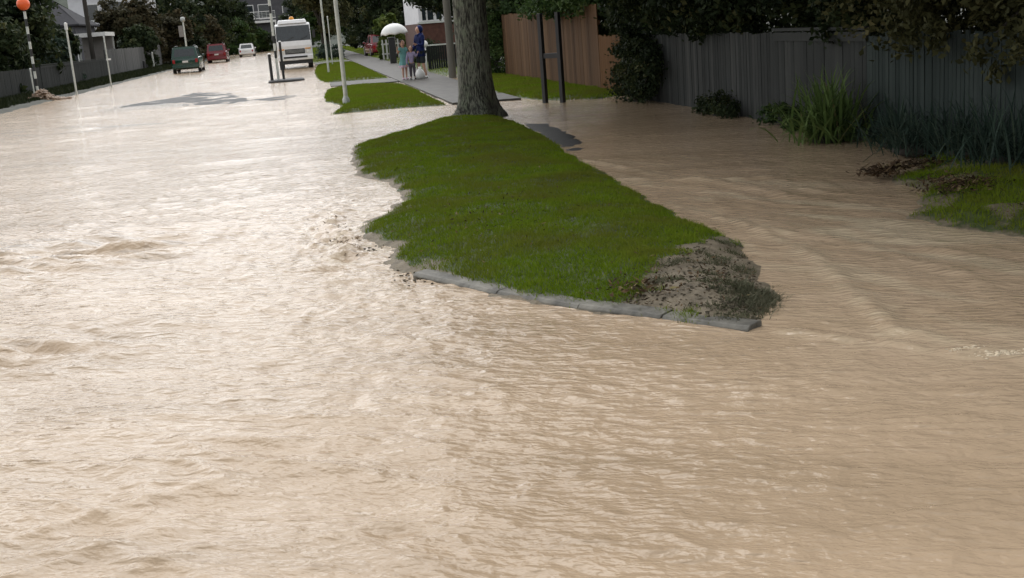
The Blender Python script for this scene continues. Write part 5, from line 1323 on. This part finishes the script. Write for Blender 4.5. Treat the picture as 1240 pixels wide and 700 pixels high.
# adult, turned towards the children on the left, one foot ahead
person((3.93, 38.75, 0.045), R(-62), 1.68, 'adult in blue hooded rain jacket, dark shorts and white shoes', dict(
    armL=((-0.15, -0.02, 0.63), (-0.13, -0.13, 0.52)), armR=((0.14, -0.03, 0.63), (0.10, -0.14, 0.66)),
    legL=((-0.055, -0.035, 0.275), (-0.06, -0.06, 0.035)), legR=((0.055, 0.0, 0.27), (0.06, 0.05, 0.035)), hem=0.98),
    top=M['blue_cloth'], bottom=M['dark_cloth'], shoes=M['white_cloth'], hood=True)
k1 = person((3.36, 38.95, 0.045), R(25), 1.28, 'child in teal dress with pink hem holding the white umbrella', dict(
    armL=((-0.165, -0.03, 0.665), (-0.205, -0.085, 0.785)), armR=((0.13, -0.01, 0.61), (0.14, -0.04, 0.48)),
    legL=((-0.055, -0.02, 0.25), (-0.06, -0.01, 0.035)), legR=((0.055, 0.0, 0.25), (0.06, 0.03, 0.035))),
    child=True, top=M['teal_cloth'], bottom=M['pink_cloth'], shoes=M['pink_cloth'], dress=True, hairlen=0.10)
person((3.60, 38.7, 0.045), R(-10), 1.08, 'small child in lilac top and grey trousers between adult and umbrella', dict(
    armL=((-0.14, -0.01, 0.61), (-0.15, -0.04, 0.47)), armR=((0.15, -0.02, 0.66), (0.20, -0.02, 0.76)),
    legL=((-0.055, -0.01, 0.25), (-0.06, 0.0, 0.035)), legR=((0.055, -0.01, 0.25), (0.06, 0.02, 0.035)), hem=1.85),
    child=True, top=M['lilac_cloth'], bottom=M['grey_cloth'], shoes=M['black'], hairlen=0.08)
# umbrella held over the child
root = empty('umbrella', (3.15, 38.8, 0.95), 'white dome umbrella held above the child in teal', 'umbrella'); root.rotation_euler = (0, R(-2), 0)
mb = MB(); rings = []
n8 = 48
for j in range(11):
    t = j / 10; a_ = t * PI / 2 * 0.98; rr_ = 0.45 * math.sin(a_); z = 0.55 + 0.38 * math.cos(a_)
    rings.append([(rr_ * (1 - 0.035 * t * abs(math.sin(4 * b))) * math.cos(b), rr_ * (1 - 0.035 * t * abs(math.sin(4 * b))) * math.sin(b), z + 0.035 * t * t * abs(math.sin(4 * b))) for b in [2 * PI * k / n8 for k in range(n8)]])
mb.loft(rings, cap=False); cano = mb.build('canopy', M['umbrella'], root, True)
sol = cano.modifiers.new('thick', 'SOLIDIFY'); sol.thickness = 0.003
mb = MB(); mb.tube([(0, 0, -0.1), (0, 0, 0.98)], 0.007, 8); mb.build('shaft', M['galv'], root, True)
for k in range(8):
    a_ = 2 * PI * k / 8; mb = MB()
    mb.tube([(0.45 * math.sin(t) * 0.985 * math.cos(a_), 0.45 * math.sin(t) * 0.985 * math.sin(a_), 0.545 + 0.375 * math.cos(t)) for t in (0.05, 0.5, 1.0, 1.5)], 0.004, 5); mb.build('rib', M['galv'], root, True)
mb = MB(); mb.tube([(0, 0, -0.02), (0, 0, -0.12), (0.02, 0, -0.16), (0.05, 0, -0.15)], 0.014, 8); mb.build('handle', M['black'], root, True)
# white bag low beside the adult
mb = MB(); rings = []
for z, a_, b_ in ((0.0, 0.10, 0.07), (0.05, 0.15, 0.10), (0.16, 0.16, 0.11), (0.26, 0.11, 0.07), (0.32, 0.04, 0.03), (0.38, 0.05, 0.015)):
    rings.append([(a_ * (1 + 0.08 * math.sin(5 * t + z * 20)) * math.cos(t), b_ * (1 + 0.1 * math.cos(4 * t + z * 9)) * math.sin(t), z) for t in [2 * PI * k / 18 for k in range(18)]])
mb.loft(rings)
bag = setp(mb.build('carrier_bag', M['white_cloth'], None, True), 'full white carrier bag hanging low by the adult', 'bag'); bag.location = (3.80, 38.3, 0.06)
